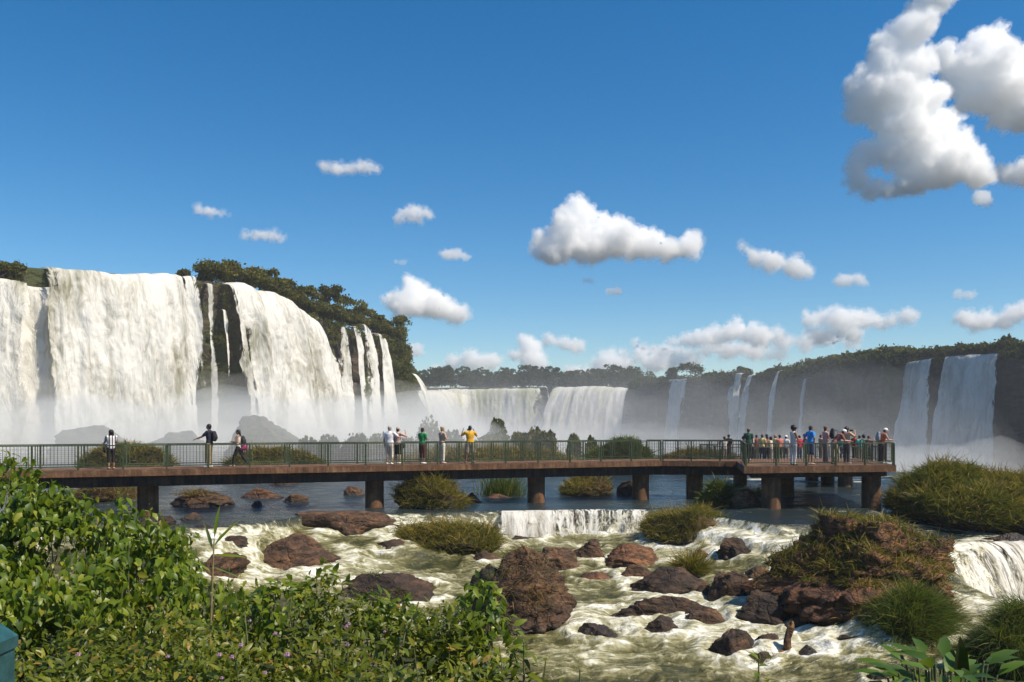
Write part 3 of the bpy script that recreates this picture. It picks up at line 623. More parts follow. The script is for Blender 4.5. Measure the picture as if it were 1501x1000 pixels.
rock('black rock dripping with water at the foot of the grassy bluff', 1180, 1262, 886, 928, 'rock_dark', 69, .9, cuts=14)
rock('rounded brown rock against the bluff, right of the dripping black one', 1255, 1296, 892, 938, 'rock', 70, .9)
rock('wet flat stone just under the foam, right of the driftwood stump', 1165, 1215, 948, 968, 'rock_dark', 71, .8, sub=4, wetk=9)
rock('dark stone at the very bottom of the rapids', 1268, 1312, 985, 1010, 'rock_dark', 72, .8, sub=4)
rock('dark grassy stone in the bottom foam beside the driftwood', 1085, 1138, 955, 985, 'rock_mossy', 73, .8, sub=4)
c0 = W(1118, 972, find_depth(1112, 985)+.3); P = rng.normal(size=(500, 3))*np.array([.18, .15, .05])
grass('tuft of brown-tipped grass in the bottom foam beside the driftwood', c0+P, np.tile([0, 0, 1.], (500, 1)), .45, .018, 'olive', 74, .8, .5)
for lab, x0, x1, yt, yb, mt, sd in (
  ('wet shelf of dark rock breaking the water below the largest upright boulder', 858, 930, 928, 948, 'rock_dark', 501),
  ('reddish rock shelf at the water line right of the square brown rock', 838, 902, 838, 856, 'rock_red', 502),
  ('low black rock between the whaleback rock and the low dark block', 955, 1028, 866, 884, 'rock_dark', 503),
  ('brown slab linking the low dark block to the angular brown boulder', 1018, 1062, 858, 886, 'rock', 504),
  ('dark wet slab just above the jagged boulder', 1096, 1150, 850, 880, 'rock_dark', 505),
  ('wet black rock splitting the stream between the jagged boulder and the bluff', 1150, 1196, 900, 928, 'rock_dark', 506),
  ('brown broken rock under the left end of the bluff', 1085, 1150, 832, 868, 'rock', 507),
  ('small dark rock at the left foot of the cascade grass rock', 548, 604, 792, 812, 'rock_dark', 508),
  ('low brown rock touching the right foot of the grass-topped cascade rock', 690, 742, 808, 832, 'rock', 509),
  ('flat wet rock in the pool below the small cascade', 742, 800, 786, 797, 'rock_dark', 510),
  ('long wet brown shelf left of the ledge, beneath the white rill', 258, 330, 770, 784, 'rock_dark', 511),
  ('dark rock in the white rill at the left', 318, 366, 786, 806, 'rock_dark', 512),
  ('wet brown rock against the left side of the chute boulder', 1008, 1052, 806, 830, 'rock', 513),
  ('flat brown rock behind the leftmost pier near the shrubs', 262, 300, 752, 764, 'rock', 514),
  ('dark stones awash in front of the hummock', 1215, 1280, 930, 950, 'rock_dark', 515)):
    rock(lab, x0, x1, yt, yb, mt, sd, .8, sub=4, box=2.2)
# the grassy bluff and the banks on the right
GBl = 'grassy banks at the right'
o, V, T = rock('steep rust-brown bluff with grass along its top, right of the rapids', 1092, 1432, 756, 925, 'rock_red', 80, .62, sub=6, box=3.0, cuts=9, flat_top=.72, rough=.24, fine=.09, group=GBl, rz=.1)
grass_on('fringe of yellow grass along the top of the rust-brown bluff', V, T, 11000, .45, .022, 'olive', 81, .45, zmin=-.8, droop=1.3)
grass_on('dry grass hanging in patches on the face of the rust-brown bluff', V, T, 5200, .42, .02, 'dry', 82, -.75, patch=(.6, .16), droop=1.7, box=(1100, 760, 1420, 900))
grass_on('green grass in tufts on the left end and right shoulder of the rust-brown bluff', V, T, 3600, .55, .022, 'olive', 182, -.5, patch=(.4, .12), droop=1.4)
o, V, T = rock('grassy hummock at the near foot of the rust-brown bluff', 1272, 1398, 868, 945, 'rock_mossy', 83, .8, group=GBl)
grass_on('rank green grass on the hummock at the foot of the bluff', V, T, 13000, .8, .014, 'green', 84, -.3, droop=1.0, up=.9)
o, V, T = rock('grassy bank beside the platform, running to the right edge', 1300, 1600, 690, 790, 'rock_dark', 85, .7, sub=6, group=GBl, Y=37.5, z=-.3, sink=1.2, rough=.2, rz=0, box=2.4, tilt=-.22)
grass_on('long olive grass over the bank beside the platform', V, T, 34000, .8, .032, 'olive', 86, -.1, droop=1.0)
grass_on('darker green grass in clumps on the bank beside the platform', V, T, 10000, .85, .032, 'green', 87, -.3, patch=(.35, .05), droop=1.0)
o, V, T = rock('steep dark bank under the right-hand chute at the lower right edge', 1395, 1600, 893, 1010, 'rock_dark', 88, .7, sub=6, group=GBl, sink=1.0)
grass_on('dark green grass on the steep bank at the lower right edge', V, T, 24000, .65, .015, 'green', 89, -.5, droop=1.3)
rock('dark wet rock parting the chute at the right edge', 1440, 1520, 782, 832, 'rock_dark', 90, .8, group=GBl, Y=35.2, z=-1.2, wetk=9)
# misty boulders near the foot of the left falls
GM = 'spray-veiled boulders'
for lab, x0, x1, yt, Y, sd in (
  ('long block-shaped boulder veiled in spray, behind the woman in the patterned top', 62, 202, 623, 88, 101),
  ('low sloping boulder veiled in spray, left of the man with the backpack', 208, 318, 631, 86, 102),
  ('hump-topped mossy boulder hill behind the walking woman', 322, 452, 608, 82, 103)):
    rock(lab, x0, x1, yt, 676, 'rock_mossy', sd, .5, group=GM, Y=Y, z=-.2, sink=1)
# ------------------------------------------------------------------ water
def water_mat():
    t = NT('river water'); p = t.pos(); fo, tb = t.attr('foam'), t.attr('turb')
    pf = t.scale(p, (.5, 1.05, .4))
    n1 = t.noise(pf, .85, 8, .62, 1.6); n2 = t.noise(pf, 3.2, 7, .66, 1.0); n3 = t.noise(p, 11, 5, .6)
    k = t.math('ADD', t.math('MULTIPLY', n1, .5), t.math('ADD', t.math('MULTIPLY', n2, .38), t.math('MULTIPLY', n3, .12)))
    n4 = t.noise(t.scale(p, (.45, 1, 1)), 2.2, 6, .58, 2.2)
    lace = t.math('ABSOLUTE', t.math('SUBTRACT', t.noise(t.scale(p, (.55, 1.1, 1)), 1.3, 5, .55, 1.2), .5)); lace = t.step(lace, .075, .0)
    v = t.math('ADD', t.math('ADD', t.math('MULTIPLY', t.math('SUBTRACT', n1, .5), 1.0), t.math('ADD', t.math('MULTIPLY', t.math('SUBTRACT', n4, .5), .75), t.math('MULTIPLY', t.math('SUBTRACT', n3, .5), .2))), t.math('ADD', t.math('MULTIPLY', lace, .22), t.math('MULTIPLY', t.math('MINIMUM', fo, .85), .68)))
    mk = t.ramp(v, [(-.0, (.045, .047, .017)), (.22, (.115, .105, .040)), (.46, (.25, .23, .115)), (.68, (.54, .52, .40)), (.90, (.88, .86, .79))])
    f = t.step(v, .25, .7)
    c = t.mixc(t.math('MAXIMUM', tb, t.step(v, .35, .6)), (.020, .031, .035), mk)
    r = t.n('MapRange', {'Value': f, 'To Min': .14, 'To Max': .7}).outputs[0]
    rip = t.noise(t.scale(p, (1, 1.8, 1)), 2.6, 5, .6, .4)
    h = t.math('ADD', t.math('MULTIPLY', rip, .5), t.math('ADD', t.math('MULTIPLY', k, .9), t.math('MULTIPLY', n3, .3)))
    return t.done(t.pbsdf(c, r, t.bump(h, .55, .22), IOR=1.33))
M['water'] = water_mat()
Ys = np.exp(np.arange(math.log(14.5), math.log(122), .0022)); Us = np.linspace(-.68, .70, 660)
YY, UU = np.meshgrid(Ys, Us, indexing='ij'); X = (UU*YY).ravel(); Y = YY.ravel()
z = river_z(X, Y); e = ledge_y(X)-Y; q = np.stack([X, Y, 0*X], 1)
turb = sstep(-.3, 1.2, e); turb = np.maximum(turb, .25*sstep(.15, .5, fbm(q*np.array([.5, 1, 1]), .25, 3, 77)))
w1 = fbm(q*np.array([.6, 1, 1]), .55, 5, 60, .55); w2 = fbm(q*np.array([.6, 1, 1])+np.stack([w1, w1, 0*w1], 1)*.8, 1.5, 4, 63, .55, True)
z = z+turb*(w1*.30+w2*.12)+(1-turb)*(w1*.03+.05*fbm(q*np.array([.6, 1.6, 1]), .9, 3, 66))
foam = .62*turb*w1+turb*w2*.40+.02*turb+turb*.75*fbm(q*np.array([.22, .8, 1]), .55, 4, 88)
foam += (.5+.5*fbm(q, .8, 3, 95))*sstep(-.1, .3, e)*sstep(2.0, .3, e)*(X < 8.2)+.9*sstep(-.5, .5, e)*sstep(6, 1.5, e)*sstep(7.3, 8.0, X)*sstep(11.5, 10, X)
foam += .9*sstep(-2.5, 0, e)*sstep(14.6, 16, X)
up_ = (e < 0); foam -= up_*.06
foam += up_*.55*sstep(.22, .5, fbm(q*np.array([.35, 1.2, 1]), .30, 4, 71))*sstep(-30, -1, e)
foam += up_*.9*sstep(.18, .45, fbm(q*np.array([.3, 1.4, 1]), .35, 4, 72))*sstep(10, 14, X)*sstep(50, 58, Y)
foam += .5*sstep(70, 95, Y)
for (rx, ry, a, b, zw) in ROCKS:
    if ry > 75: continue
    m = (np.abs(X-rx) < a*2.2+1) & (np.abs(Y-ry) < b*2.2+2.5)
    if not m.any(): continue
    dd = np.sqrt(((X[m]-rx)/a)**2+((Y[m]-ry)/b)**2); pw = np.clip(turb[m]+.12, 0, 1)
    foam[m] += pw*.42*np.exp(-((dd-1.0)/(.10+.16/max(a, .6)))**2)
    tail = (np.abs(X[m]-rx) < a*1.15) & (Y[m] < ry) & (Y[m] > ry-b-2.2)
    foam[m] += pw*.10*tail
    z[m] += pw*.10*np.exp(-((dd-1.05)/.3)**2)
link('water', mesh_np('water', np.stack([X, Y, z], 1), grid_faces(len(Ys), len(Us)), True, {'foam': np.clip(foam, -.5, 1.3), 'turb': turb}), M['water'], kind='structure')
mb = MB(); mb.box((-900, -150, -17), (900, 560, -15.5)); mb.build('gorge_water', M['water'], kind='structure')

def small_fall(label, pts, drop, seed, dens, out=.25, k=.35, lump=.9, res=.05, back=.5, gaps=.1, group='small cascades in the rapids'):
    rm = rim([((p[0]-0), p[1], p[2]) for p in pts], 200, 5)
    a, b = pts[0][0]+.5, pts[-1][0]-.5
    fall(label, rm, a, b, pts[0][2]-drop, M['fall_small'], dens, out, k, lump, None, .05, seed, res, 0, back, .06, group, gaps)
small_fall('low straight cascade dropping over the reddish lip, under the middle of the boardwalk', [(724, 38.1, -.02), (780, 38.2, -.01), (860, 38.35, 0), (960, 38.2, -.02)], 1.0, 201, .56, out=.1, k=.75, gaps=.35)
small_fall('long sloping chute of white water at the right edge, beside the bluff', [(1380, 33.6, -1.02), (1440, 34.9, -.98), (1540, 36.2, -.95)], 2.2, 202, .62, .0, .9, 1.6, .06, back=.2, gaps=.35)
small_fall('white rill falling between dark rocks, at the left above the pointed boulder', [(262, 33.0, -.05), (300, 33.4, -.05), (352, 34.2, -.08)], 1.0, 203, .55, gaps=.3)
# ------------------------------------------------------------------ the boardwalk and its platforms
def concrete(name, a, b, c):
    t = NT(name); p = t.pos(); n = t.noise(p, 1.6, 8, .65); st = t.noise(t.scale(p, (3, 3, .35)), 2.2, 6, .6)
    col = t.ramp(t.math('ADD', t.math('MULTIPLY', n, .55), t.math('MULTIPLY', st, .45)), [(.36, a), (.5, b), (.64, c)])
    fine = t.noise(p, 14, 6, .65)
    col = t.mixc(t.math('MULTIPLY', t.step(fine, .5, .7), .35), col, tuple(x*.4 for x in a))
    return t.done(t.pbsdf(col, .85, t.bump(t.math('ADD', fine, st), .6, .05)))
M['deck'] = concrete('weathered rusty concrete', (.055, .024, .010), (.13, .060, .026), (.25, .14, .07))
M['pier'] = concrete('damp brown concrete', (.045, .021, .010), (.13, .06, .026), (.27, .125, .05))
M['girder'] = concrete('dark streaked girder concrete', (.012, .008, .006), (.035, .02, .013), (.08, .045, .026))  # much darker mix than the deck and pier concrete
M['rail'] = paint('green-grey railing paint', (.045, .066, .026), .45, 9, .45)
M['rail_light'] = paint('pale worn railing paint', (.10, .125, .06), .45, 9, .4)
M['wire'] = paint('dull fence wire', (.04, .04, .028), .5, 20, .3)
def rail_run(root, a, b, z, seg=1.6, every=True, gap=.10):
    a, b = np.array(a, float), np.array(b, float); L = np.linalg.norm(b-a); u = (b-a)/L; n = max(1, round(L/seg)); w = L/n; v = np.array([-u[1], u[0]])
    def Tm(s0):                                          # local (along, across, up) -> world
        return lambda V: np.c_[a[0]+u[0]*(V[:, 0]+s0)+v[0]*V[:, 1], a[1]+u[1]*(V[:, 0]+s0)+v[1]*V[:, 1], V[:, 2]+z]
    for i in range(n+1):
        m = MB(); m.box((-.035, -.035, -.02), (.035, .035, .97), Tm(i*w)); m.box((-.08, -.07, -.003), (.08, .07, .012), Tm(i*w)); m.build('railing_post', M['rail'], root)
    for i in range(n):
        m = MB(); s0 = i*w; g = gap
        m.box((.0, -.03, .965), (w, .03, 1.01), Tm(s0)); m.box((.035, -.02, .13), (w-.035, .02, .17), Tm(s0))
        for x in (g, w-g-.03): m.box((x, -.022, .17), (x+.035, .022, .965), Tm(s0))
        p = m.build('railing_panel', M['rail_light' if i % 3 == 1 else 'rail'], root)
        m = MB(); k = int((w-2*g)/.13)
        for j in range(1, k):
            x = g+.0175+(w-2*g)*j/k; m.box((x-.005, -.004, .17), (x+.005, .004, .965), Tm(s0))
        for j in range(1, 5):
            zz_ = .17+.795*j/5; m.box((g, -.003, zz_-.003), (w-g, .003, zz_+.003), Tm(s0))
        m.build('wire_mesh', M['wire'], p)
def pier(root, px, Y, top, base, r=.42):
    X = (px-CX)/F*Y; m = MB(); n = 28; V = []
    lv = [base, base+.35, (base+top)/2, top-.02, top]; rr = [r*1.12, r, r, r, r]
    m.tube([(X, Y, q) for q in lv], rr, n, round_ends=False)
    return m.build('pier', M['pier'], root, True)
DZ = 1.95
A = np.array(XY(-330, 31.8)); B = np.array(XY(970, 44.0)); u = (B-A)/np.linalg.norm(B-A); nv = np.array([-u[1], u[0]])      # front edge of the walkway
bw = empty('boardwalk', (B[0], B[1], 0), label='long brown concrete boardwalk with green railings crossing the river on round piers', category='boardwalk')
bw.matrix_parent_inverse.identity()
def local(root):                                         # parts are built in world coordinates under a root that stands at the thing's base
    for o in list(COL.objects):
        if o.parent == root: o.matrix_parent_inverse = root.matrix_world.inverted() if False else __import__('mathutils').Matrix.Translation(-root.location)
WD = 2.3; m = MB(); C0 = B+u*.3
Bb = B+nv*WD
turn = np.array(XY(1100, 43.4)); turnb = turn+np.array([.1, WD])
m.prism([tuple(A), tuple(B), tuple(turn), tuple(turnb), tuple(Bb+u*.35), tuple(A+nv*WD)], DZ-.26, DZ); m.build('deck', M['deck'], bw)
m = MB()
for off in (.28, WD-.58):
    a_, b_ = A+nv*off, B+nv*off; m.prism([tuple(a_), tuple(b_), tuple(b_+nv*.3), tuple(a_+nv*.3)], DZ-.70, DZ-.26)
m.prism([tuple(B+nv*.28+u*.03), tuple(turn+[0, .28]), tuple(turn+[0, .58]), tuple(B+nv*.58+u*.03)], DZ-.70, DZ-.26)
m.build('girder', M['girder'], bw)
rail_run(bw, A+nv*.10, B+nv*.10, DZ); rail_run(bw, A+nv*(WD-.10), Bb-nv*.10, DZ)
rail_run(bw, B+nv*.1+u*.12, turn+np.array([-.05, .12]), DZ, 1.35); rail_run(bw, Bb-nv*.1+u*.35, turnb+np.array([0, -.1]), DZ, 1.5)
for px in (-120, 217, 549, 786, 939, 1018):
    f = np.interp(px, [-330, 970, 1018], [0, 1, 1]); 
    Yp = 1/(1/31.8+(1/44.0-1/31.8)*(px+330)/1300) if px < 970 else 44.0
    pier(bw, px, Yp+1.15, DZ-.705, -1.1 if px < 500 else -.8, .42)
local(bw)
pf = empty('viewing_platform', (13.5, 42, 0), label='wide brown concrete viewing platform on thick round columns, with people at its green rails', category='platform')
PL = [np.array(p) for p in ((10.05, 38.4), (17.2, 39.7), (18.6, 47.2), (11.55, 46.2))]
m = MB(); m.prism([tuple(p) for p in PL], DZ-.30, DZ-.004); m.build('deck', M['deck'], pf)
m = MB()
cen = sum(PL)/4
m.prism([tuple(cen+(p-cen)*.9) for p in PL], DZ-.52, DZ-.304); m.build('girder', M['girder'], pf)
ins_ = [cen+(p-cen)*.975 for p in PL]
rail_run(pf, ins_[0], ins_[1], DZ, 1.45); rail_run(pf, ins_[1]+[.0, .1], ins_[2], DZ, 1.5); rail_run(pf, ins_[0]+[.03, .12], np.array((11.25, 43.2)), DZ, 1.2)
for px, Y in ((1130, 39.6), (1277, 40.7), (1153, 46.3)): pier(pf, px, Y, DZ-.525, -1.6, .42 if Y < 45 else .38)
local(pf)
lz = 1.42
lp = empty('lower_platform', (17, 55, 0), label='lower walkway platform beyond the main one, packed with sightseers, partly hidden behind it', category='platform')
LP = [np.array(p) for p in ((12.6, 51.5), (22.0, 52.6), (23.4, 59.2), (12.2, 58.0))]
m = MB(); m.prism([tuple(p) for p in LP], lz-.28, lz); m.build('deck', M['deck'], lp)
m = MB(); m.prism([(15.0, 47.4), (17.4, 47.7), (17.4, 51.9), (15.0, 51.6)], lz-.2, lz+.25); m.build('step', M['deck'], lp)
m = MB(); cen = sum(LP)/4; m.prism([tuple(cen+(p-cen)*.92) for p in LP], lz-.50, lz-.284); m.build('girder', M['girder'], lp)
ins_ = [cen+(p-cen)*.98 for p in LP]
for i in range(4): rail_run(lp, ins_[i]+[.0, .06 if i in (1, 2) else 0], ins_[(i+1) % 4], lz, 1.6)
for px, Y in ((1190, 60.5-1.5), (1213, 56.5), (1239, 53.2), (1085, 56)): pier(lp, px, Y, lz-.505, -1.0, .42)
local(lp)
# ------------------------------------------------------------------ leaves
LV = {
 'far': [(0, (.008, .011, .003)), (.45, (.034, .042, .010)), (.8, (.085, .088, .022)), (1, (.14, .11, .035))],
 'cliff': [(0, (.02, .021, .005)), (.4, (.085, .085, .016)), (.75, (.17, .145, .03)), (1, (.25, .16, .045))],
 'vine': [(0, (.022, .055, .006)), (.4, (.105, .165, .008)), (.75, (.21, .26, .015)), (1, (.33, .32, .035))],
 'low': [(0, (.02, .036, .006)), (.4, (.11, .14, .010)), (.75, (.21, .22, .018)), (1, (.34, .20, .04))],
 'broad': [(0, (.03, .07, .008)), (.5, (.09, .17, .014)), (1, (.17, .25, .03))]}
for k, st in LV.items(): M['leaf_'+k] = foliage(k+' leaves', st, .28 if k in ('far', 'cliff') else .42, .42 if k != 'far' else .7, .45 if k not in ('far', 'cliff') else .1)
M['bark'] = rock_mat('bark', (.03, .02, .012), (.09, .065, .04), (.16, .12, .085), wet=False)
M['stem'] = paint('green stem', (.10, .11, .03), .6, 20, .4)
def unit(v): return v/(np.linalg.norm(v, axis=1, keepdims=True)+1e-9)
def leaf_geo(P, D, Nn, L, wr, seed, droop=.35, fold=.25):
    n = len(P); D = unit(D); S = unit(np.cross(D, Nn)); U = np.cross(S, D); L = np.broadcast_to(L, (n,))[:, None]
    def pt(t, s): return P+D*L*t+S*L*wr*s+U*L*(fold*abs(s)*wr-droop*t*t)
    V = np.stack([pt(0, 0), pt(.33, -.5), pt(.33, 0), pt(.33, .5), pt(.7, -.36), pt(.7, 0), pt(.7, .36), pt(1.0, 0)], 1).reshape(-1, 3)
    b = np.arange(n)[:, None]*8
    Q = np.concatenate([b+np.array([1, 2, 5, 4]), b+np.array([2, 3, 6, 5])])
    T = np.concatenate([b+np.array(q) for q in ([0, 2, 1], [0, 3, 2], [4, 5, 7], [5, 6, 7])])
    return V, [Q, T], 8
def card_geo(P, size, seed, rg):                         # small pointed sprays of leaves for plants far away
    n = len(P); d = unit(rg.normal(size=(n, 3))); e = unit(np.cross(d, rg.normal(size=(n, 3)))); s = np.broadcast_to(size, (n,))[:, None]*rg.uniform(.6, 1.3, (n, 1))
    V = np.stack([P-d*s*.6, P+e*s*.38, P+d*s*.6, P-e*s*.38], 1).reshape(-1, 3)
    return V, [np.arange(n)[:, None]*4+np.array([0, 1, 2, 3])], 4
def lumps(cs, rs, per, size, rg, squash=.8, shell=.5):
    P = []
    for c, r in zip(cs, rs):
        d = unit(rg.normal(size=(per, 3))); d[:, 2] = np.where(d[:, 2] < -.3, -d[:, 2], d[:, 2])
        q = r*(rg.uniform(shell, 1.0, per)**.7*(1+.25*np.abs(rg.normal(size=per))*(rg.random(per) < .35)))[:, None]; P.append(np.array(c)+d*q*np.array([1, 1, squash]))
    return np.concatenate(P)
def card_obj(name, P, size, mat, seed, parent=None, **pr):
    rg = np.random.default_rng(seed); V, Fc, k = card_geo(P, size, seed, rg)
    var = np.clip(.40+(rg.uniform(-.16, .2) if parent else 0)+.34*fbm(P/np.mean(size), .16, 3, seed)+.17*rg.normal(size=len(P)), 0, 1)
    return link(name, mesh_np(name, V, Fc, False, {'var': np.repeat(var, k)}), M[mat], parent, **pr)
def far_tree(label, base, h, wd, seed, size, mat='leaf_far', flat=.55, group=None, cat='tree', clumps=9, per=130, lean=0):
    rg = np.random.default_rng(seed); t = empty('tree', base, label=label, category=cat)
    if group: t['group'] = group
    m = MB(); top = np.array([lean*h*.3, 0, h*.72]); m.tube([(0, 0, -.6), top*.5+[.08*h*rg.uniform(-1, 1), 0, 0], top], [h*.035, h*.028, h*.016], 7)
    cs, rs = [], []
    for k in range(clumps):
        a = rg.uniform(0, 6.28); q = rg.uniform(.1, 1)**.6*wd*.36; c0 = np.array([math.cos(a)*q+lean*h*.3, math.sin(a)*q, h*rg.uniform(.2, .90)-flat*.10*h*(q/(wd*.36))])
        r = wd*rg.uniform(.17, .28); cs.append(c0); rs.append(r)
        if k < 5: m.tube([top*.62, (top*.62+c0)/2+[0, 0, -.03*h], c0], [h*.016, h*.011, h*.005], 5)
    m.build('trunk', M['bark'], t, True)
    P = lumps(cs, rs, per, size, rg, .85); card_obj('crown', P, size, mat, seed, t)
    return t
# trees and scrub of the left cliff
GT = 'trees on the left cliff'
for lab, px, yt, yb, wpx, sd in (
  ('flat-topped spreading tree, leftmost on the left cliff between the two great curtains', 336, 386, 420, 34, 301),
  ('round dark tree just right of the flat-topped spreading one on the left cliff', 364, 394, 425, 26, 302),
  ('tallest dense tree on the left cliff, above the second great curtain', 392, 391, 432, 34, 303),
  ('low broad tree right of the tallest one on the left cliff', 415, 405, 442, 28, 304),
  ('small tree at the shoulder of the left cliff where the rim turns down', 438, 417, 452, 26, 305),
  ('bushy tree at the shoulder, standing over brown rock beside the second curtain', 458, 420, 462, 26, 306),
  ('rounded full tree above the slim falls of the left cliff', 482, 417, 466, 32, 307),
  ('low tree right of the rounded full one above the slim falls', 503, 432, 474, 26, 308),
  ('spreading tree with a thin top above the fanning slim fall', 526, 443, 484, 30, 309),
  ('low dense tree on the rim near the tip of the left cliff', 549, 455, 490, 26, 310),
  ('rounded tree overhanging the very tip of the left cliff', 578, 463, 500, 34, 311),
  ('small bush tree on the rim at the first dark gap of the left cliff', 268, 397, 416, 20, 312),
  ('low bush beside the narrow thread of water on the left cliff rim', 300, 402, 422, 20, 313)):
    f = float(at(LEFT, px)); P_, N_ = rim_pt(LEFT, f); Yc = P_[1]+2.5; X_ = (px-CX)/F*Yc; zb = CZ-(yb-HY)/F*Yc; zt = CZ-(yt-HY)/F*Yc
    far_tree(lab, (X_, Yc, zb), (zt-zb)*1.02, wpx/F*Yc*1.25, sd, .42, 'leaf_cliff', group=GT, per=150, clumps=11)
def rim_scrub(label, rm, a, b, n, drop, r, size, mat, seed, out=(.2, 1.2), per=46, name='foliage', prob=None, up=.6, inland=3.0, kind='stuff'):
    rg = np.random.default_rng(seed); f = rg.uniform(float(at(rm, a)), float(at(rm, b)), n); P, N = rim_pt(rm, f)
    dz = rg.uniform(0, 1, n)**1.3*drop-up; o = np.where(dz < 0, -rg.uniform(0, inland, n), rg.uniform(out[0], out[1], n)+.02*dz)
    c0 = np.c_[P[:, :2]+N*o[:, None], P[:, 2]-dz]; k = np.ones(n, bool)
    if prob is not None: k = prob(P[:, 0]/P[:, 1]*F+CX, HY+(CZ-c0[:, 2])*F/c0[:, 1], rg)
    c0 = c0[k]; rs = r*rg.uniform(.5, 1.25, len(c0))
    card_obj(name, lumps(c0, rs, per, size, rg, .9, .3), size, mat, seed, kind=kind, label=label)
def clear_of(*bands):                                    # keep the scrub off the water
    def p(px, py, rg):
        k = np.ones(len(px), bool)
        for a, b in bands: k &= ~((px > a) & (px < b) & (rg.random(len(px)) < .93))
        return k
    return p
rim_scrub('scrub and creepers hanging down the tip of the left cliff', LEFT, 452, 596, 620, 15, 1.0, .36, 'leaf_cliff', 321, prob=lambda px, py, rg: (py < np.interp(px, [452, 470, 486, 510, 545, 570, 596], [488, 505, 520, 500, 520, 600, 600])) & clear_of((489, 503), (508, 520), (526, 541), (546, 562))(px, py, rg)|(py < np.interp(px, [452, 500, 596], [470, 478, 490])))
rim_scrub('dark scrub low on the tip of the left cliff', LEFT, 562, 596, 240, 22, 1.1, .36, 'leaf_far', 322)
rim_scrub('brown scrub on the rim at the left edge of the left cliff', LEFT, -40, 42, 90, 1.0, .6, .3, 'leaf_cliff', 323, prob=lambda px, py, rg: px < 36, up=.35)
rim_scrub('green moss and ferns on the dark rock between the two great curtains', LEFT, 262, 334, 300, 21, .75, .28, 'leaf_cliff', 324, per=34, prob=lambda px, py, rg: (rg.random(len(px)) < .55+.45*np.sin(px*.31)) & clear_of((291, 314))(px, py, rg), out=(.0, .6))
rim_scrub('moss on the dark rock beside the threads of water at the left', LEFT, 12, 28, 40, 6, .7, .28, 'leaf_cliff', 325, per=30, out=(.2, .8))
rim_scrub('strip of green moss beside the great curtain at the left', LEFT, 70, 80, 40, 6, .45, .24, 'leaf_cliff', 326, per=30, out=(.2, .7), up=-4)
rim_scrub('scrub along the rim between the trees of the left cliff', LEFT, 300, 596, 620, .3, 1.15, .36, 'leaf_cliff', 327, up=2.4, per=60, prob=lambda px, py, rg: (px > 352)|(py < 412))
rim_scrub('darker scrub between the tree trunks on the left cliff', LEFT, 318, 596, 300, .1, 1.2, .38, 'leaf_cliff', 329, up=2.0, per=60, inland=5)
rim_scrub('brown scrub on the small headland behind the tip of the left cliff', LEFT, 597, 607, 120, 10, 1.0, .4, 'leaf_cliff', 328, per=40, out=(0, .8))
# far forest and the right rim
rg = np.random.default_rng(331); cs, rs = [], []
for k in range(520):
    px = rg.uniform(590, 940); Y = rg.uniform(508, 560); t_ = 9.0+4*math.sin(px*.05)*rg.random()+rg.uniform(-2.5, 3.5); z0 = 23.5
    for j in range(3): cs.append((*XY(px+rg.uniform(-2, 2), Y), z0+t_*(.28+.3*j))); rs.append(rg.uniform(1.6, 3.2)*(1.15-.25*j))
card_obj('forest', lumps(cs, rs, 26, 1.3, rg), 1.3, 'leaf_far', 331, kind='stuff', label='distant dark forest along the rim at the end of the gorge')
rim_scrub('bushy vegetation along the rim of the right cliff', RIGHT, 926, 1620, 1500, 3.4, 1.5, .8, 'leaf_far', 332, up=1.6, inland=9, per=44, out=(.2, 1.4), prob=clear_of((941, 952), (986, 1013), (1080, 1112), (1146, 1154), (1328, 1378), (1387, 1478)))
rim_scrub('brighter bushes on the swell of the right rim', RIGHT, 1170, 1330, 420, 1.0, 1.6, .8, 'leaf_cliff', 333, up=1.6, inland=12, per=44)
rim_scrub('bushes behind the lip of the big shaded fall', RIGHT, 1318, 1600, 420, .2, 1.6, .8, 'leaf_far', 334, up=1.4, inland=14, per=44, prob=lambda px, py, rg: py < 523)
for lab, px, yt, yb, wpx, sd in (
  ('wide flat-crowned tree on the rim at the start of the right cliff', 1012, 536, 556, 34, 341),
  ('smaller flat-crowned tree left of the wide one on the right rim', 985, 539, 556, 16, 342),
  ('rounded clump of a tree on the right rim above the paired veils', 1092, 539, 552, 20, 343),
  ('low tree on the rim where the right cliff begins', 950, 545, 562, 22, 344),
  ('tree rising over the rim right of the big shaded fall', 1478, 497, 518, 34, 345)):
    f = float(at(RIGHT, px)); P_, N_ = rim_pt(RIGHT, f); Yc = P_[1]+3; zb = CZ-(yb-HY)/F*Yc; zt = CZ-(yt-HY)/F*Yc
    far_tree(lab, ((px-CX)/F*Yc, Yc, zb), zt-zb, wpx/F*Yc*1.25, sd, .8, 'leaf_far', group='trees on the right rim', per=90)
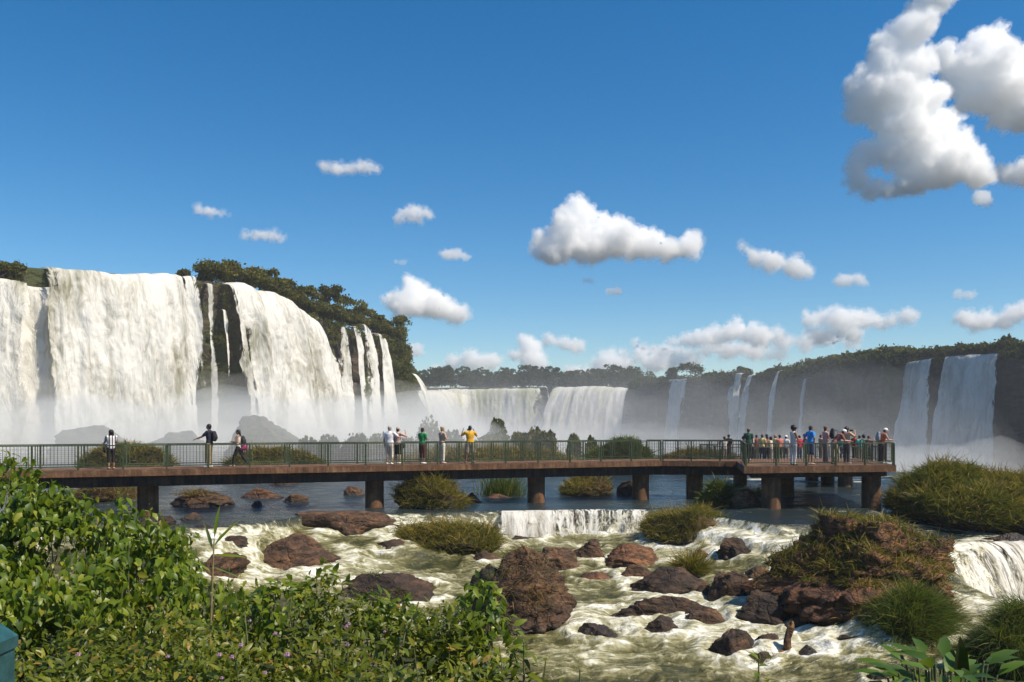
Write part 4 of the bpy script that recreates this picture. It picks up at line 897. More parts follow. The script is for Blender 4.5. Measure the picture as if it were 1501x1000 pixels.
# shrubs on the islets beyond the boardwalk
GS = 'shrubs on the islets beyond the boardwalk'
def dome(label, px, yt, hw, Y, seed, mat='leaf_cliff', size=.30, zb=-.6, group=GS, per=2600, name='shrub', dense=1.0):
    X_ = (px-CX)/F*Y; zt = CZ-(yt-HY)/F*Y; w_ = hw/F*Y; h = zt-zb; rg = np.random.default_rng(seed)
    t = empty(name, (X_, Y, zb), label=label, category='shrub', group=group)
    cs = [(0, 0, h*.48)]; rs = [1.0]; P = []
    d = unit(rg.normal(size=(int(per*dense), 3))); d[:, 2] = np.abs(d[:, 2]); q = (rg.uniform(.55, 1.03, len(d)))[:, None]*(1+.16*fbm(d+seed, 1.6, 3, seed))[:, None]
    sq = np.abs(d)**.72*np.sign(d); P = sq*q*np.array([w_, w_*.8, h*.93])
    m = MB()
    for k in range(5):
        a = rg.uniform(0, 6.28); m.tube([(0, 0, -.3), (math.cos(a)*w_*.3, math.sin(a)*w_*.25, h*.4), (math.cos(a)*w_*.6, math.sin(a)*w_*.5, h*.72)], [.07, .05, .02], 5)
    m.build('stem', M['bark'], t); card_obj('crown', P, size, mat, seed, t)
for i, (lab, px, yt, hw, Y, mt) in enumerate((
  ('tall dome-shaped shrub behind the man in the green shirt', 629, 613, 21, 84, 'leaf_cliff'),
  ('low round shrub right of the tall dome, behind the person in pink', 662, 628, 20, 82, 'leaf_cliff'),
  ('small round shrub left of the tall dome behind the green shirt', 600, 640, 15, 80, 'leaf_cliff'),
  ('pointed dome shrub standing highest right of the man in yellow', 730, 610, 15, 86, 'leaf_cliff'),
  ('wide low shrub around the foot of the pointed dome', 724, 628, 32, 80, 'leaf_cliff'),
  ('round shrub next right of the wide low one', 762, 629, 17, 80, 'leaf_cliff'),
  ('twin-topped dark shrub, its left half', 783, 627, 15, 82, 'leaf_cliff'),
  ('twin-topped dark shrub, its right half', 802, 627, 15, 81, 'leaf_cliff'),
  ('small lone round shrub left of the bright grassy islet', 841, 634, 11, 78, 'leaf_cliff'),
  ('tiny low shrub touching the bright grassy islet', 868, 639, 9, 76, 'leaf_cliff'),
  ('rounded shrub behind the rail, right of the mossy boulder hill', 482, 634, 20, 80, 'leaf_cliff'),
  ('low wide shrub behind the rail left of the white-shirted man', 522, 636, 24, 79, 'leaf_cliff'),
  ('bulging shrub right behind the white-shirted man', 556, 633, 22, 80, 'leaf_cliff'),
  ('low shrub at the right foot of the mossy boulder hill', 452, 640, 18, 78, 'leaf_cliff'))):
    dome(lab, px, yt, hw, Y, 360+i, mt)
for lab, x0, x1, yt, Y, kind, sd, n in (
  ('bright green grassy islet behind the boardwalk, right of the small round shrubs', 860, 958, 640, 68, 'green', 380, 6000),
  ('olive grass mound behind the rail where the woman in the patterned top stands', 112, 262, 652, 62, 'olive', 381, 7000),
  ('long brown grassy islet behind the middle of the boardwalk', 560, 870, 655, 72, 'olive', 382, 9000),
  ('grassy islet behind the rail at the walking woman', 330, 480, 657, 66, 'olive', 383, 6000),
  ('brown grassy islet behind the right part of the boardwalk', 955, 1100, 660, 70, 'dry', 384, 6000)):
    o, V, T = rock(lab.replace('grassy islet', 'rock islet').replace('grass mound', 'rock mound').replace('bright green', 'low flat'), x0, x1, yt+3, 690, 'rock_dark', sd, .35, Y=Y, z=0, sink=.5, group='rock islets beyond the boardwalk', box=2.2, cuts=4)
    grass_on('grass covering the '+lab, V, T, n, .75, .05, kind, sd+20, -.1, droop=.9)
# ------------------------------------------------------------------ plants close to the camera
def leafy(P, D, Nn, L, wr, mat, seed, parent, name='leaves', droop=.35, fold=.25, nsc=1.6):
    rg = np.random.default_rng(seed); V, Fc, k = leaf_geo(P, D, Nn, L, wr, seed, droop, fold)
    var = np.clip(.45+.30*fbm(P, nsc, 3, seed)+.2*rg.normal(size=len(P))+.6*(rg.random(len(P)) < .03), 0, 1)
    return link(name, mesh_np(name, V, Fc, True, {'var': np.repeat(var, k)}), M[mat], parent)
def shrub(label, blobs, n, L, wr, mat, seed, hang=1.1, gap=.05, gsc=2.6, cat='shrub', group=None, droop=.35, twigs=26, name='shrub', inner=.5):
    rg = np.random.default_rng(seed); C = []
    for (px, yt, Y, rx, ry, rz) in blobs:
        c0 = W(px, yt, Y); c0[2] -= rz; C.append((c0, np.array([rx, ry, rz])))
    cen = np.mean([c for c, r in C], 0); gz_ = float(bank_z(np.array([cen[0]]), np.array([cen[1]]))[0])
    root = np.array([cen[0], cen[1], gz_]); t = empty(name, root, label=label, category=cat)
    if group: t['group'] = group
    Ps, Ds, Ns = [], [], []
    for c0, r in C:
        m = int(n*r[0]*r[2]/.6); d = unit(rg.normal(size=(m, 3))); k = (d[:, 2] > -.45) & (d[:, 1] < .75); d = d[k]
        q = rg.uniform(inner, 1.0, len(d))**.55*(1+.22*fbm(d*2+c0, 1.3, 3, seed)); P = c0+d*r*q[:, None]
        keep = fbm(P, gsc, 3, seed+5) > gap+.25*(rg.random(len(P))-.5); P, d = P[keep], d[keep]
        Ps.append(P); Ns.append(unit(d*.8+np.array([.15, -.1, .55])+rg.normal(size=d.shape)*.38))
        Ds.append(unit(d*.55+np.array([0, 0, -hang])+rg.normal(size=d.shape)*.5))
    P, D, Nn = map(np.concatenate, (Ps, Ds, Ns)); P = P-root
    leafy(P, D, Nn, L*rg.uniform(.4, 1.3, len(P)), wr, mat, seed, t, droop=droop)
    m = MB()
    for k in range(twigs):
        c0, r = C[k % len(C)]; d = unit(rg.normal(size=(1, 3)))[0]; d[2] = abs(d[2]); e = c0+d*r*.97-root; s0 = np.array([e[0]*.35, e[1]*.35, 0]); mid = (s0+e)/2+rg.normal(size=3)*.08+[0, 0, .1]
        m.tube([s0, mid, e], [.012, .008, .003], 5)
    m.build('stems', M['stem'], t, True)
    return t, C, root, rg
G = 'leafy shrubs in the near left corner'
shrub('tall leafy vine shrub at the far left, reaching up to the boardwalk railing', [(-30, 655, 8.8, .55, .6, 1.3), (28, 672, 8.6, .3, .5, 1.1), (60, 700, 8.5, .45, .6, 1.0), (-10, 790, 7.6, .7, .7, 1.0), (-130, 680, 8.6, .7, .7, 1.2), (-140, 810, 7.2, .8, .8, 1.0)], 4800, .094, .56, 'leaf_vine', 401, group=G)
shrub('big mounded vine shrub with hanging heart-shaped leaves, under the leftmost pier', [(108, 722, 8.5, .55, .8, 1.2), (180, 734, 8.3, .5, .8, 1.2), (232, 762, 8.0, .5, .8, 1.1), (110, 800, 7.3, .8, .8, 1.0), (215, 815, 7.0, .7, .8, 1.0), (40, 840, 6.6, .6, .7, .9)], 4800, .09, .56, 'leaf_vine', 402, group=G)
shrub('lower vine shrub sloping down to the pointed brown boulder', [(292, 800, 7.6, .45, .7, 1.0), (338, 834, 7.3, .4, .7, .9), (300, 860, 6.6, .6, .7, .9), (370, 868, 6.8, .35, .6, .7)], 4800, .082, .54, 'leaf_vine', 403, group=G)
lowers = [shrub(lab, bl, 8600, L, .42, 'leaf_low', sd, hang=.3, gap=-.02, gsc=2.4, group='flowering weeds in the near left corner', droop=.25, twigs=30) for lab, bl, L, sd in (
  ('dense low weeds with fine leaves in the bottom left corner beside the teal post', [(70, 905, 5.3, .75, .7, .9), (150, 940, 4.8, .6, .6, .8), (40, 960, 4.5, .5, .5, .7), (-70, 930, 5.0, .7, .6, .8)], .062, 411),
  ('low weeds with a few pink flowers below the big mounded vine shrub', [(215, 893, 5.6, .6, .7, .9), (300, 900, 5.4, .55, .6, .8), (250, 950, 4.7, .6, .6, .7)], .06, 412),
  ('yellow-green weeds with scattered pink flower heads, around the tall reed', [(375, 880, 5.8, .5, .6, .8), (430, 868, 6.0, .45, .6, .8), (400, 930, 5.0, .6, .6, .8), (340, 965, 4.5, .5, .5, .6)], .066, 413),
  ('leafy weeds with mauve flower heads in the bottom middle', [(505, 862, 6.2, .4, .6, .8), (560, 893, 5.8, .5, .6, .8), (520, 935, 5.0, .6, .6, .8), (470, 965, 4.6, .4, .5, .6)], .07, 414),
  ('weeds at the right end of the near thicket, beside the largest upright boulder', [(620, 893, 5.8, .4, .6, .8), (668, 900, 5.7, .35, .5, .8), (620, 950, 5.0, .5, .6, .7), (700, 972, 4.8, .35, .5, .6), (560, 975, 4.5, .5, .5, .6)], .072, 415))]
shrub('arching branch of oval leaves in front of the largest upright boulder', [(706, 848, 6.2, .16, .3, .22), (720, 885, 6.1, .2, .3, .3), (690, 925, 5.9, .22, .3, .35)], 5200, .085, .46, 'leaf_vine', 421, hang=.7, gap=-.3, group=G, twigs=10)
shrub('leafy sprig standing up against the pointed brown boulder', [(470, 826, 6.6, .18, .3, .3), (415, 846, 6.5, .25, .3, .3)], 4200, .09, .5, 'leaf_vine', 422, hang=.4, gap=-.25, group=G, twigs=8)
shrub('light green leaves in front of the low dark rock in the rapids', [(548, 868, 6.4, .16, .3, .25), (585, 876, 6.3, .2, .3, .25)], 4800, .085, .42, 'leaf_vine', 423, hang=.2, gap=-.25, group=G, twigs=8)
M['flower'] = paint('mauve flower', (.42, .24, .34), .7, 40, .3)
fm = None
for (t, C, root, rg) in lowers[1:]:
    for k in range(9):
        c0, r = C[k % len(C)]; d = rg.normal(size=3); d[1] = -abs(d[1]); d[2] = abs(d[2])+.5; d /= np.linalg.norm(d)
        if fm is None:
            m = MB(); m.ball((0, 0, 0), (.013, .013, .010), 2)
            for q in range(22):
                e = unit(np.random.default_rng(q).normal(size=(1, 3)))[0]; e[2] = abs(e[2]); m.tube([e*.008, e*.021], [.003, .002], 4)
            fm = m.mesh('flower', True); fm.materials.append(M['flower'])
        o = bpy.data.objects.new('flower', fm); COL.objects.link(o); o.parent = t; o.location = c0+d*r*1.03-root; o.scale = [rg.uniform(.5, 1.0)]*3
def lance(label, name, base, stems, cat, mat, seed, L, wr, droop=.5, group=None, up=.3):
    rg = np.random.default_rng(seed); t = empty(name, base, label=label, category=cat)
    if group: t['group'] = group
    m = MB(); P, D, Nn = [], [], []
    for (dx, dy, h, nl) in stems:
        top = np.array([dx, dy, h]); pts = [np.array([dx*.1, dy*.1, 0]), top*np.array([.45, .45, .55]), top]; m.tube(pts, [.012, .009, .004], 6)
        for k in range(nl):
            s = .4+.6*k/max(nl-1, 1); p = pts[1]*(1-s)+pts[2]*s if s > .5 else pts[0]*(1-s)+pts[2]*s; a = 2.4*k+rg.uniform(-.4, .4)
            d = np.array([math.cos(a), math.sin(a), up+.9*(k == nl-1)]); P.append(p); D.append(d); Nn.append([rg.normal()*.2, rg.normal()*.2, 1])
    m.build('stem', M['stem'], t, True); P, D, Nn = map(np.array, (P, D, Nn))
    leafy(P, D, Nn, L*rg.uniform(.7, 1.15, len(P)), wr, mat, seed, t, droop=droop, nsc=6)
    return t
def gpt(px, py, Y):
    c0 = W(px, py, Y); return (c0[0], c0[1], float(bank_z(np.array([c0[0]]), np.array([c0[1]]))[0])), c0[2]
def stemmed(label, px, yt, Y, offs, seed, L, wr, mat='leaf_low', name='sapling', cat='plant', **k):
    b, zt = gpt(px, yt, Y); h = zt-b[2]; lance(label, name, b, [(dx, dy, h*f, n) for dx, dy, f, n in offs], cat, mat, seed, L, wr, **k)
stemmed('slim sapling with drooping narrow leaves, below the largest upright boulder', 768, 942, 4.8, [(0, 0, 1, 22), (.12, .05, .9, 16), (-.12, 0, .86, 16), (.2, 0, .78, 12)], 431, .13, .26, droop=.7)
stemmed('small twiggy seedling at the bottom edge, right of the slim sapling', 850, 982, 4.6, [(0, 0, 1, 10), (.08, 0, .9, 8)], 432, .09, .25, droop=.8)
stemmed('tiny leafy sprig at the bottom edge below the driftwood stump', 1112, 960, 4.8, [(0, 0, .98, 10), (.05, 0, .88, 8), (-.07, 0, .85, 8)], 433, .085, .4, 'leaf_vine')
# broad-leaved plant, lower right
b, zt = gpt(1382, 965, 5.0); t = empty('broadleaf_plant', b, label='broad-leaved plant with long glossy bright green leaves in the bottom right corner', category='plant')
rg = np.random.default_rng(441); P, D, Nn = [], [], []; m = MB(); hh = zt-b[2]
for k in range(64):
    a = 2.399*k; r = .30*math.sqrt(k/64); c0 = np.array([r*math.cos(a)*1.1, r*math.sin(a), hh-.10+rg.uniform(-.14, .08)]); m.tube([(c0[0]*.2, c0[1]*.2, 0), c0*np.array([.7, .7, .6]), c0], [.013, .010, .006], 6)
    P.append(c0); D.append([math.cos(a), math.sin(a)*.8, rg.uniform(.15, .9)]); Nn.append([rg.normal()*.25, -.3, 1])
m.build('stems', M['stem'], t, True); P, D, Nn = map(np.array, (P, D, Nn)); leafy(P, D, Nn, .21*rg.uniform(.65, 1.15, len(P)), .34, 'leaf_broad', 441, t, droop=.45, nsc=5)
b, zt = gpt(1402, 925, 5.1); t = empty('curled_leaf', b, label='single dark rolled leaf standing upright above the broad-leaved plant', category='leaf')
m = MB(); hh = zt-b[2]; m.tube([(0, 0, 0), (.0, 0, hh*.8)], [.008, .006], 6); m.build('stalk', M['stem'], t, True)
leafy(np.array([[0, 0, hh*.78]]), np.array([[.12, 0, 1.]]), np.array([[0, -1., .1]]), np.array([hh*.2]), .32, 'leaf_far', 442, t, droop=.1, fold=.9)
# tall reed
b, zt = gpt(312, 790, 6.3); t = empty('tall_reed', b, label='tall thin dry reed with narrow leaves at its tip, rising from the near weeds', category='reed')
m = MB(); hh = zt-b[2]; m.tube([(-.07, 0, 0), (-.03, 0, hh*.5), (0, 0, hh*.9), (.01, 0, hh)], [.011, .010, .008, .004], 7)
for q in (.35, .5, .65, .8): m.tube([(-.07+.07*q-.006, 0, hh*q), (-.07+.07*q+.004, 0, hh*q+.02)], [.013, .013], 7)
m.build('stalk', paint('dry straw', (.24, .19, .08), .6, 20, .3), t, True)
D = np.array([[.5, 0, .7], [.7, -.1, .1], [.8, .1, -.2], [-.25, 0, .9], [.1, 0, 1], [-.5, 0, .4]]); leafy(np.array([[0, 0, hh*.97], [0, 0, hh*.94], [.0, 0, hh*.9], [0, 0, hh*.96], [.01, 0, hh], [0, 0, hh*.88]]), D, np.tile([.1, -.6, .8], (6, 1)), np.array([.26, .24, .2, .22, .24, .16]), .11, 'leaf_vine', 443, t, droop=.25)
# driftwood stump in the rapids
Yd = find_depth(1155, 958); zb = float(river_z(np.array([(1155-CX)/F*Yd]), np.array([Yd]))[0]); t = empty('driftwood', ((1155-CX)/F*Yd, Yd, zb), label='forked orange-brown driftwood stump standing in the foam at the lower right', category='driftwood')
m = MB(); m.tube([(.0, 0, -.3), (-.02, 0, .35), (.03, .02, .72)], [.13, .11, .05], 9); m.tube([(.0, 0, .4), (.10, 0, .66), (.12, 0, .86)], [.08, .07, .03], 8); m.tube([(-.02, 0, .1), (-.3, -.05, .02), (-.62, -.1, -.06)], [.08, .06, .02], 7)
V, Q, N = remesh(m.mesh('work'), .025, 1); V = V+N*(fbm(V*np.array([1, 1, .3]), 9, 3, 5)*.03)[:, None]
link('wood', mesh_np('wood', V, Q), rock_mat('driftwood', (.07, .03, .012), (.22, .10, .035), (.40, .20, .07), wet=False), t)
# painted post, lower left
t = empty('railing_post', (0, 0, 0), label='teal painted metal post end with a pointed cap, cut off by the bottom left corner', category='post')
c0 = W(-33, 940, 2.3); z0 = float(bank_z(np.array([c0[0]]), np.array([c0[1]]))[0]); t.location = (c0[0], c0[1], z0); h = c0[2]-z0
M['teal'] = paint('teal paint', (.03, .10, .105), .3, 25, .35); s_ = .062
m = MB(); m.box((-s_, -s_, -.2), (s_, s_, h-.03)); m.build('shaft', M['teal'], t)
m = MB(); e = s_+.006; V = [(-e,-e,h-.03),(e,-e,h-.03),(e,e,h-.03),(-e,e,h-.03),(-e,-e,h),(e,-e,h),(e,e,h),(-e,e,h),(-.04,-.02,h+.055),(.02,-.02,h+.055),(.02,.03,h+.055),(-.04,.03,h+.055)]
m.add(V, [[(0,3,2,1),(0,1,5,4),(1,2,6,5),(2,3,7,6),(3,0,4,7),(4,5,9,8),(5,6,10,9),(6,7,11,10),(7,4,8,11),(8,9,10,11)]]); m.build('cap', M['teal'], t)
# ------------------------------------------------------------------ people
def cloth(c, amt=.25): 
    k = 'cloth_'+'_'.join(f'{x:.2f}' for x in c)
    if k not in M: M[k] = paint('fabric', c, .85, 14, amt, 0, .3)
    return M[k]
def striped(name, a, b, sc):
    t = NT(name); p = t.coord(); x = t.n('SeparateXYZ', {0: t.scale(p, (sc, sc, sc))}).outputs[0]
    f = t.step(t.math('SINE', x), -.2, .2); n = t.noise(p, 12, 3)
    return t.done(t.pbsdf(t.mixc(f, a, b), .85, t.bump(n, .3, .01)))
SK = {'fair': (.50, .27, .18), 'tan': (.34, .17, .10), 'brown': (.19, .09, .05)}
for k, c0 in SK.items(): M['skin_'+k] = paint(k+' skin', c0, .5, 8, .12, 0, .05)
HAIR = {'dark': (.012, .008, .006), 'brown': (.05, .026, .013), 'fair': (.32, .19, .08), 'grey': (.30, .28, .26)}
for k, c0 in HAIR.items(): M['hair_'+k] = paint(k+' hair', c0, .45, 40, .4, 0, .5)
M['eye'] = paint('eye', (.02, .015, .012), .2, 5, .1)
def vec(*a): return np.array(a, float)
def person(label, px, Y, face, H=1.72, shirt=(.6, .6, .6), legs=(.03, .03, .04), leglen='long', hair='dark', hairstyle='short', skin='tan', z=DZ, arms='down', lean=0, legpose='stand', sleeve='short', shoes=(.6, .58, .55), hat=None, voxel=.016, shirt_mat=None, leg_mat=None, group=None, build=1.0, headturn=0, X=None):
    X_ = (px-CX)/F*Y if X is None else X; t = empty('person', (X_, Y, z), R(face), label=label, category='person')
    if group: t['group'] = group
    s = H/1.72; hips = [vec(-.09, 0, .90), vec(.09, 0, .90)]; b = build
    LP_ = {'stand': [((-.02, .02, -1), (0, -.03, -1)), ((.02, .03, -1), (0, -.04, -1))],
           'walk': [((0, .42, -.9), (0, .12, -1)), ((0, -.36, -.93), (0, -.62, -.78))],
           'wide': [((-.16, .05, -1), (-.10, -.02, -1)), ((.16, .05, -1), (.10, -.02, -1))],
           'bent': [((-.05, .05, -1), (0, -.05, -1)), ((.05, .42, -.9), (0, -.5, -.86))]}[legpose]
    u1 = lambda v: np.array(v, float)/np.linalg.norm(v)
    lp_ = []
    for h_, (a1, a2) in zip(hips, LP_):
        k = h_+u1(a1)*.42; an = k+u1(a2)*.40; lp_.append([h_, k, an])
    dz = .085-min(q[2][2] for q in lp_)
    for q in lp_:
        for i in range(3): q[i] = q[i]+vec(0, 0, dz)
    pel = vec(0, 0, .94+dz); cl, sl_ = math.cos(R(lean)), math.sin(R(lean))
    def up(x, y, h): return pel+vec(x, y*cl+h*sl_, h*cl-y*sl_)
    sh = [up(-.185*b, 0, .47), up(.185*b, 0, .47)]; hd = up(0, .03+.06*sl_, .665); neck = up(0, 0, .53)
    AR = {'down': [((-.16, .02, -1), (-.04, .25, -1)), ((.16, .02, -1), (.04, .25, -1))],
          'rail': [((-.2, .45, -1), (.05, 1, -.1)), ((.2, .45, -1), (-.05, 1, -.1))],
          'reach': [((-.1, .75, -.7), (.05, 1, -.35)), ((.16, .0, -1), (.04, .2, -1))],
          'photo': [((-.55, .6, -.5), (.35, .45, .9)), ((.5, .6, -.6), (-.4, .45, .95))],
          'face': [((-.16, .02, -1), (.1, .45, -.9)), ((.7, .35, -.35), (-.5, .45, .8))],
          'hips': [((-.55, -.25, -.8), (.55, .4, -.6)), ((.55, -.25, -.8), (-.55, .4, -.6))],
          'fold': [((-.15, .25, -1), (.55, .8, .1)), ((.15, .25, -1), (-.55, .8, .05))],
          'swing': [((-.1, .5, -.87), (0, .75, -.66)), ((.1, -.4, -.9), (0, -.1, -1))],
          'side': [((-.16, .02, -1), (-.04, .2, -1)), ((.75, .2, -.7), (.75, .5, -.1))]}[arms]
    ap = []
    for h_, (a1, a2) in zip(sh, AR):
        e = h_+u1(a1)*.28; w_ = e+u1(a2)*.25; ap.append([h_, e, w_, u1(a2)])
    m = MB(); T3 = [pel+vec(0, 0, -.06), up(0, 0, .06), up(0, .0, .16), up(0, .01, .33), up(0, -.005, .44), up(0, -.005, .50)]
    rr = [(.15*b, .11*b), (.165*b, .115*b), (.135*b, .10*b), (.165*b, .115*b), (.165*b, .09*b), (.08, .07)]
    m.tube(T3, rr, 14, flat=(1, 0, 0))
    m.tube([up(0, -.01, .46), neck, hd+vec(0, -.01, -.06)], [.062, .056, .056], 10)
    ft = R(headturn); rot = np.array([[math.cos(ft), -math.sin(ft), 0], [math.sin(ft), math.cos(ft), 0], [0, 0, 1]])
    hp = lambda x, y, q: hd+rot@vec(x, y*cl+q*sl_*.6, q-.5*y*sl_)
    m.ball(hd, (.076, .096, .112), 3, rot); m.ball(hp(0, .035, -.055), (.052, .058, .055), 2, rot)
    m.ball(hp(0, .098, -.012), (.014, .022, .024), 2, rot); m.ball(hp(0, .088, -.058), (.026, .012, .010), 2, rot)
    for q in (-1, 1): m.ball(hp(q*.077, -.005, -.01), (.012, .022, .032), 2, rot)
    for (h_, k, an) in lp_:
        m.tube([h_, (h_+k)/2, k, k+(an-k)*.3, an], [.092*b, .076*b, .056, .058, .038], 10); to = an+vec(0, .15, -.055)
        m.tube([an+vec(0, -.035, -.04), an+vec(0, .06, -.045), to], [(.038, .036), (.042, .03), (.038, .02)], 8, flat=(1, 0, 0))
    for i, (h_, e, w_, d) in enumerate(ap):
        sg = -1 if i == 0 else 1
        m.tube([up(sg*.10, 0, .46), h_, (h_+e)/2, e, e+(w_-e)*.35, w_], [.06, .058, .05, .041, .042, .028], 10)
        pn = np.cross(d, vec(0, 0, 1)); pn = pn/np.linalg.norm(pn) if np.linalg.norm(pn) > .2 else vec(1, 0, 0); nn = np.cross(pn, d)
        if abs(d[2]) > .7: pn, nn = vec(0, 1, 0)-d*d[1], vec(1, 0, 0); pn /= np.linalg.norm(pn)
        m.tube([w_-d*.01, w_+d*.045, w_+d*.085], [(.026, .018), (.040, .018), (.040, .016)], 8, flat=pn)
        for f_, (off, ln) in enumerate(((-.03, .07), (-.01, .082), (.011, .076), (.031, .058))):
            r0 = w_+d*.08+pn*off; m.tube([r0, r0+d*ln*.5+nn*.004, r0+d*ln*.85-nn*.012*1.2, r0+d*ln-nn*.03], [.0105, .010, .009, .008], 6)
        th = w_+d*.025-pn*.03; m.tube([th, th+d*.03-pn*.03, th+d*.06-pn*.035], [.013, .012, .010], 6)
    def fin(mb, name, mat, vx, sm=1, par=t):
        V, Q, N = remesh(mb.mesh('work'), vx, sm); o = link(name, mesh_np(name, V*s, Q), mat, par); return o
    fin(m, 'body', M['skin_'+skin], voxel)
    e_ = MB()
    for q in (-1, 1): e_.ball(hp(q*.03, .083, .005), (.013, .010, .008), 2)
    link('eyes', mesh_np('eyes', np.concatenate(e_.v)*s, [np.concatenate(f) for f in e_.f.values()]), M['eye'], t)
    g_ = .016; c_ = MB(); c_.tube(T3[1:], [(a+g_, d+g_) for a, d in rr[1:-1]]+[(.085, .078)], 14, flat=(1, 0, 0)); c_.tube([T3[0]+vec(0, 0, .02), T3[1]], [(.172*b, .13*b), (.178*b, .13*b)], 14, flat=(1, 0, 0))
    for i, (h_, e, w_, d) in enumerate(ap):
        sg = -1 if i == 0 else 1
        if sleeve == 'none': c_.tube([up(sg*.08, 0, .47), up(sg*.14, 0, .46)], [.06, .05], 9)
        elif sleeve == 'long': c_.tube([up(sg*.10, 0, .46), h_, e, w_-(w_-e)*.08], [.07, .07, .055, .042], 10)
        else: c_.tube([up(sg*.10, 0, .46), h_, h_+(e-h_)*.72], [.07, .072, .064], 10, )
    fin(c_, 'shirt', shirt_mat or cloth(shirt), voxel*1.25)
    c_ = MB(); c_.tube([pel+vec(0, 0, -.09), pel, up(0, 0, .07)], [(.165*b, .125*b), (.175*b, .128*b), (.165*b, .12*b)], 14, flat=(1, 0, 0))
    if leglen == 'skirt': c_.tube([pel, pel+vec(0, .0, -.2), pel+vec(0, .01, -.62)], [(.17, .125), (.19, .15), (.18, .15)], 14, flat=(1, 0, 0))
    else:
        for (h_, k, an) in lp_:
            if leglen == 'shorts': c_.tube([h_, (h_+k)/2, h_+(k-h_)*.95], [.112*b, .104*b, .098*b], 10)
            elif leglen == 'crop': c_.tube([h_, (h_+k)/2, k, k+(an-k)*.4], [.108*b, .09*b, .072, .07], 10)
            else: c_.tube([h_, (h_+k)/2, k, k+(an-k)*.4, an+vec(0, -.005, -.02)], [.108*b, .094*b, .076, .072, .062], 10)
    fin(c_, {'shorts': 'shorts', 'skirt': 'skirt'}.get(leglen, 'trousers'), leg_mat or cloth(legs), voxel*1.25)
    for (h_, k, an) in lp_:
        c_ = MB(); to = an+vec(0, .16, -.055)
        c_.tube([an+vec(0, -.04, -.035), an+vec(0, .06, -.042), to], [(.048, .046), (.052, .040), (.046, .028)], 10, flat=(1, 0, 0)); fin(c_, 'shoe', cloth(shoes, .1), voxel)
    c_ = MB(); c_.ball(hp(0, -.016, .024), (.085, .098, .102), 3, rot); c_.ball(hp(0, -.045, -.03), (.075, .062, .08), 2, rot)
    if hairstyle == 'bob':
        for q in (-1, 0, 1): c_.tube([hp(q*.05, -.05, .02), hp(q*.062, -.06, -.13)], [.06, .05], 8)
        c_.ball(hp(0, -.03, .01), (.105, .115, .115), 3)
    if hairstyle == 'long': c_.tube([hp(0, -.06, .02), hp(0, -.09, -.12), hp(.0, -.11, -.30)], [(.07, .05), (.075, .045), (.045, .03)], 10, flat=(1, 0, 0))
    if hairstyle == 'afro': c_.ball(hp(0, -.02, .05), (.14, .135, .13), 3)
    if hairstyle == 'bun': c_.ball(hp(0, -.09, .09), (.045, .045, .045), 2)
    if hairstyle != 'bald':
        V, Q, N = remesh(c_.mesh('work'), voxel, 1); V = V+N*(fbm(V, 38, 2, 3)*.006)[:, None]; link('hair', mesh_np('hair', V*s, Q), M['hair_'+hair], t)
    if hat is not None:
        c_ = MB(); c_.ball(hp(0, -.005, .052), (.094, .112, .085), 3, rot); c_.tube([hp(0, .06, .035), hp(0, .17, .025)], [(.075, .012), (.06, .008)], 10, flat=rot@vec(1, 0, 0)); fin(c_, 'cap', cloth(hat, .1), voxel)
    t['s'] = s
    return t, dict(pel=pel*s, up=lambda x, y, h: up(x, y, h)*s, sh=[q*s for q in sh], hands=[(q[2]+q[3]*.08)*s for q in ap], rz=R(face))
def wpos(t, p):
    a = t.rotation_euler.z; return vec(t.location.x+math.cos(a)*p[0]-math.sin(a)*p[1], t.location.y+math.sin(a)*p[0]+math.cos(a)*p[1], t.location.z+p[2])
def backpack(label, who, mat, sz=1.0):
    t, k = who; p0 = wpos(t, k['up'](0, -.215, .16)); r = empty('backpack', p0, t.rotation_euler.z, label=label, category='backpack')
    m = MB(); m.tube([(0, 0, 0), (0, -.01, .15*sz), (0, .02, .31*sz)], [(.14*sz, .085), (.15*sz, .10), (.11*sz, .07)], 12, flat=(1, 0, 0)); m.ball((0, -.08, .08), (.10*sz, .05, .09), 2)
    V, Q, N = remesh(m.mesh('work'), .018, 1); link('bag', mesh_np('bag', V, Q), mat, r)
    for q in (-1, 1):
        m = MB(); m.tube([(q*.10, .06, .30), (q*.12, .19, .345), (q*.125, .335, .24), (q*.135, .26, .06), (q*.11, .07, .0)], [(.022, .007)]*5, 6, flat=(1, 0, 0)); m.build('strap', mat, r, True)
    return r
Yf = lambda px: 1/(1/31.8+(1/44.0-1/31.8)*(px+330)/1300)
patt = striped('black and white patterned top', (.75, .72, .70), (.10, .09, .10), 55)
stri = striped('pale striped shorts', (.72, .66, .55), (.30, .24, .20), 70)
patl = striped('white patterned trousers', (.75, .73, .72), (.28, .28, .30), 38)
GP = 'visitors on the boardwalk'
w1_ = person('woman with dark bobbed hair in patterned top, leaning toward the rail at the left', 163, Yf(163)+.75, 35, 1.62, leglen='crop', legs=(.012, .011, .013), hairstyle='bob', arms='rail', shirt_mat=patt, skin='tan', group=GP, shoes=(.45, .25, .18))
w2_ = person('man in navy T-shirt and khaki trousers walking left with one hand on the rail', 307, Yf(307)+.8, 84, 1.84, shirt=(.012, .014, .035), legs=(.36, .26, .15), hairstyle='short', arms='reach', legpose='stand', skin='tan', group=GP, shoes=(.7, .68, .62))
w3_ = person('woman with long dark hair striding left in white top and black leggings', 350, Yf(350)+1.1, 88, 1.64, shirt=(.72, .62, .52), legs=(.016, .012, .014), hairstyle='long', arms='fold', legpose='walk', skin='tan', group=GP, sleeve='none', shoes=(.6, .4, .3))
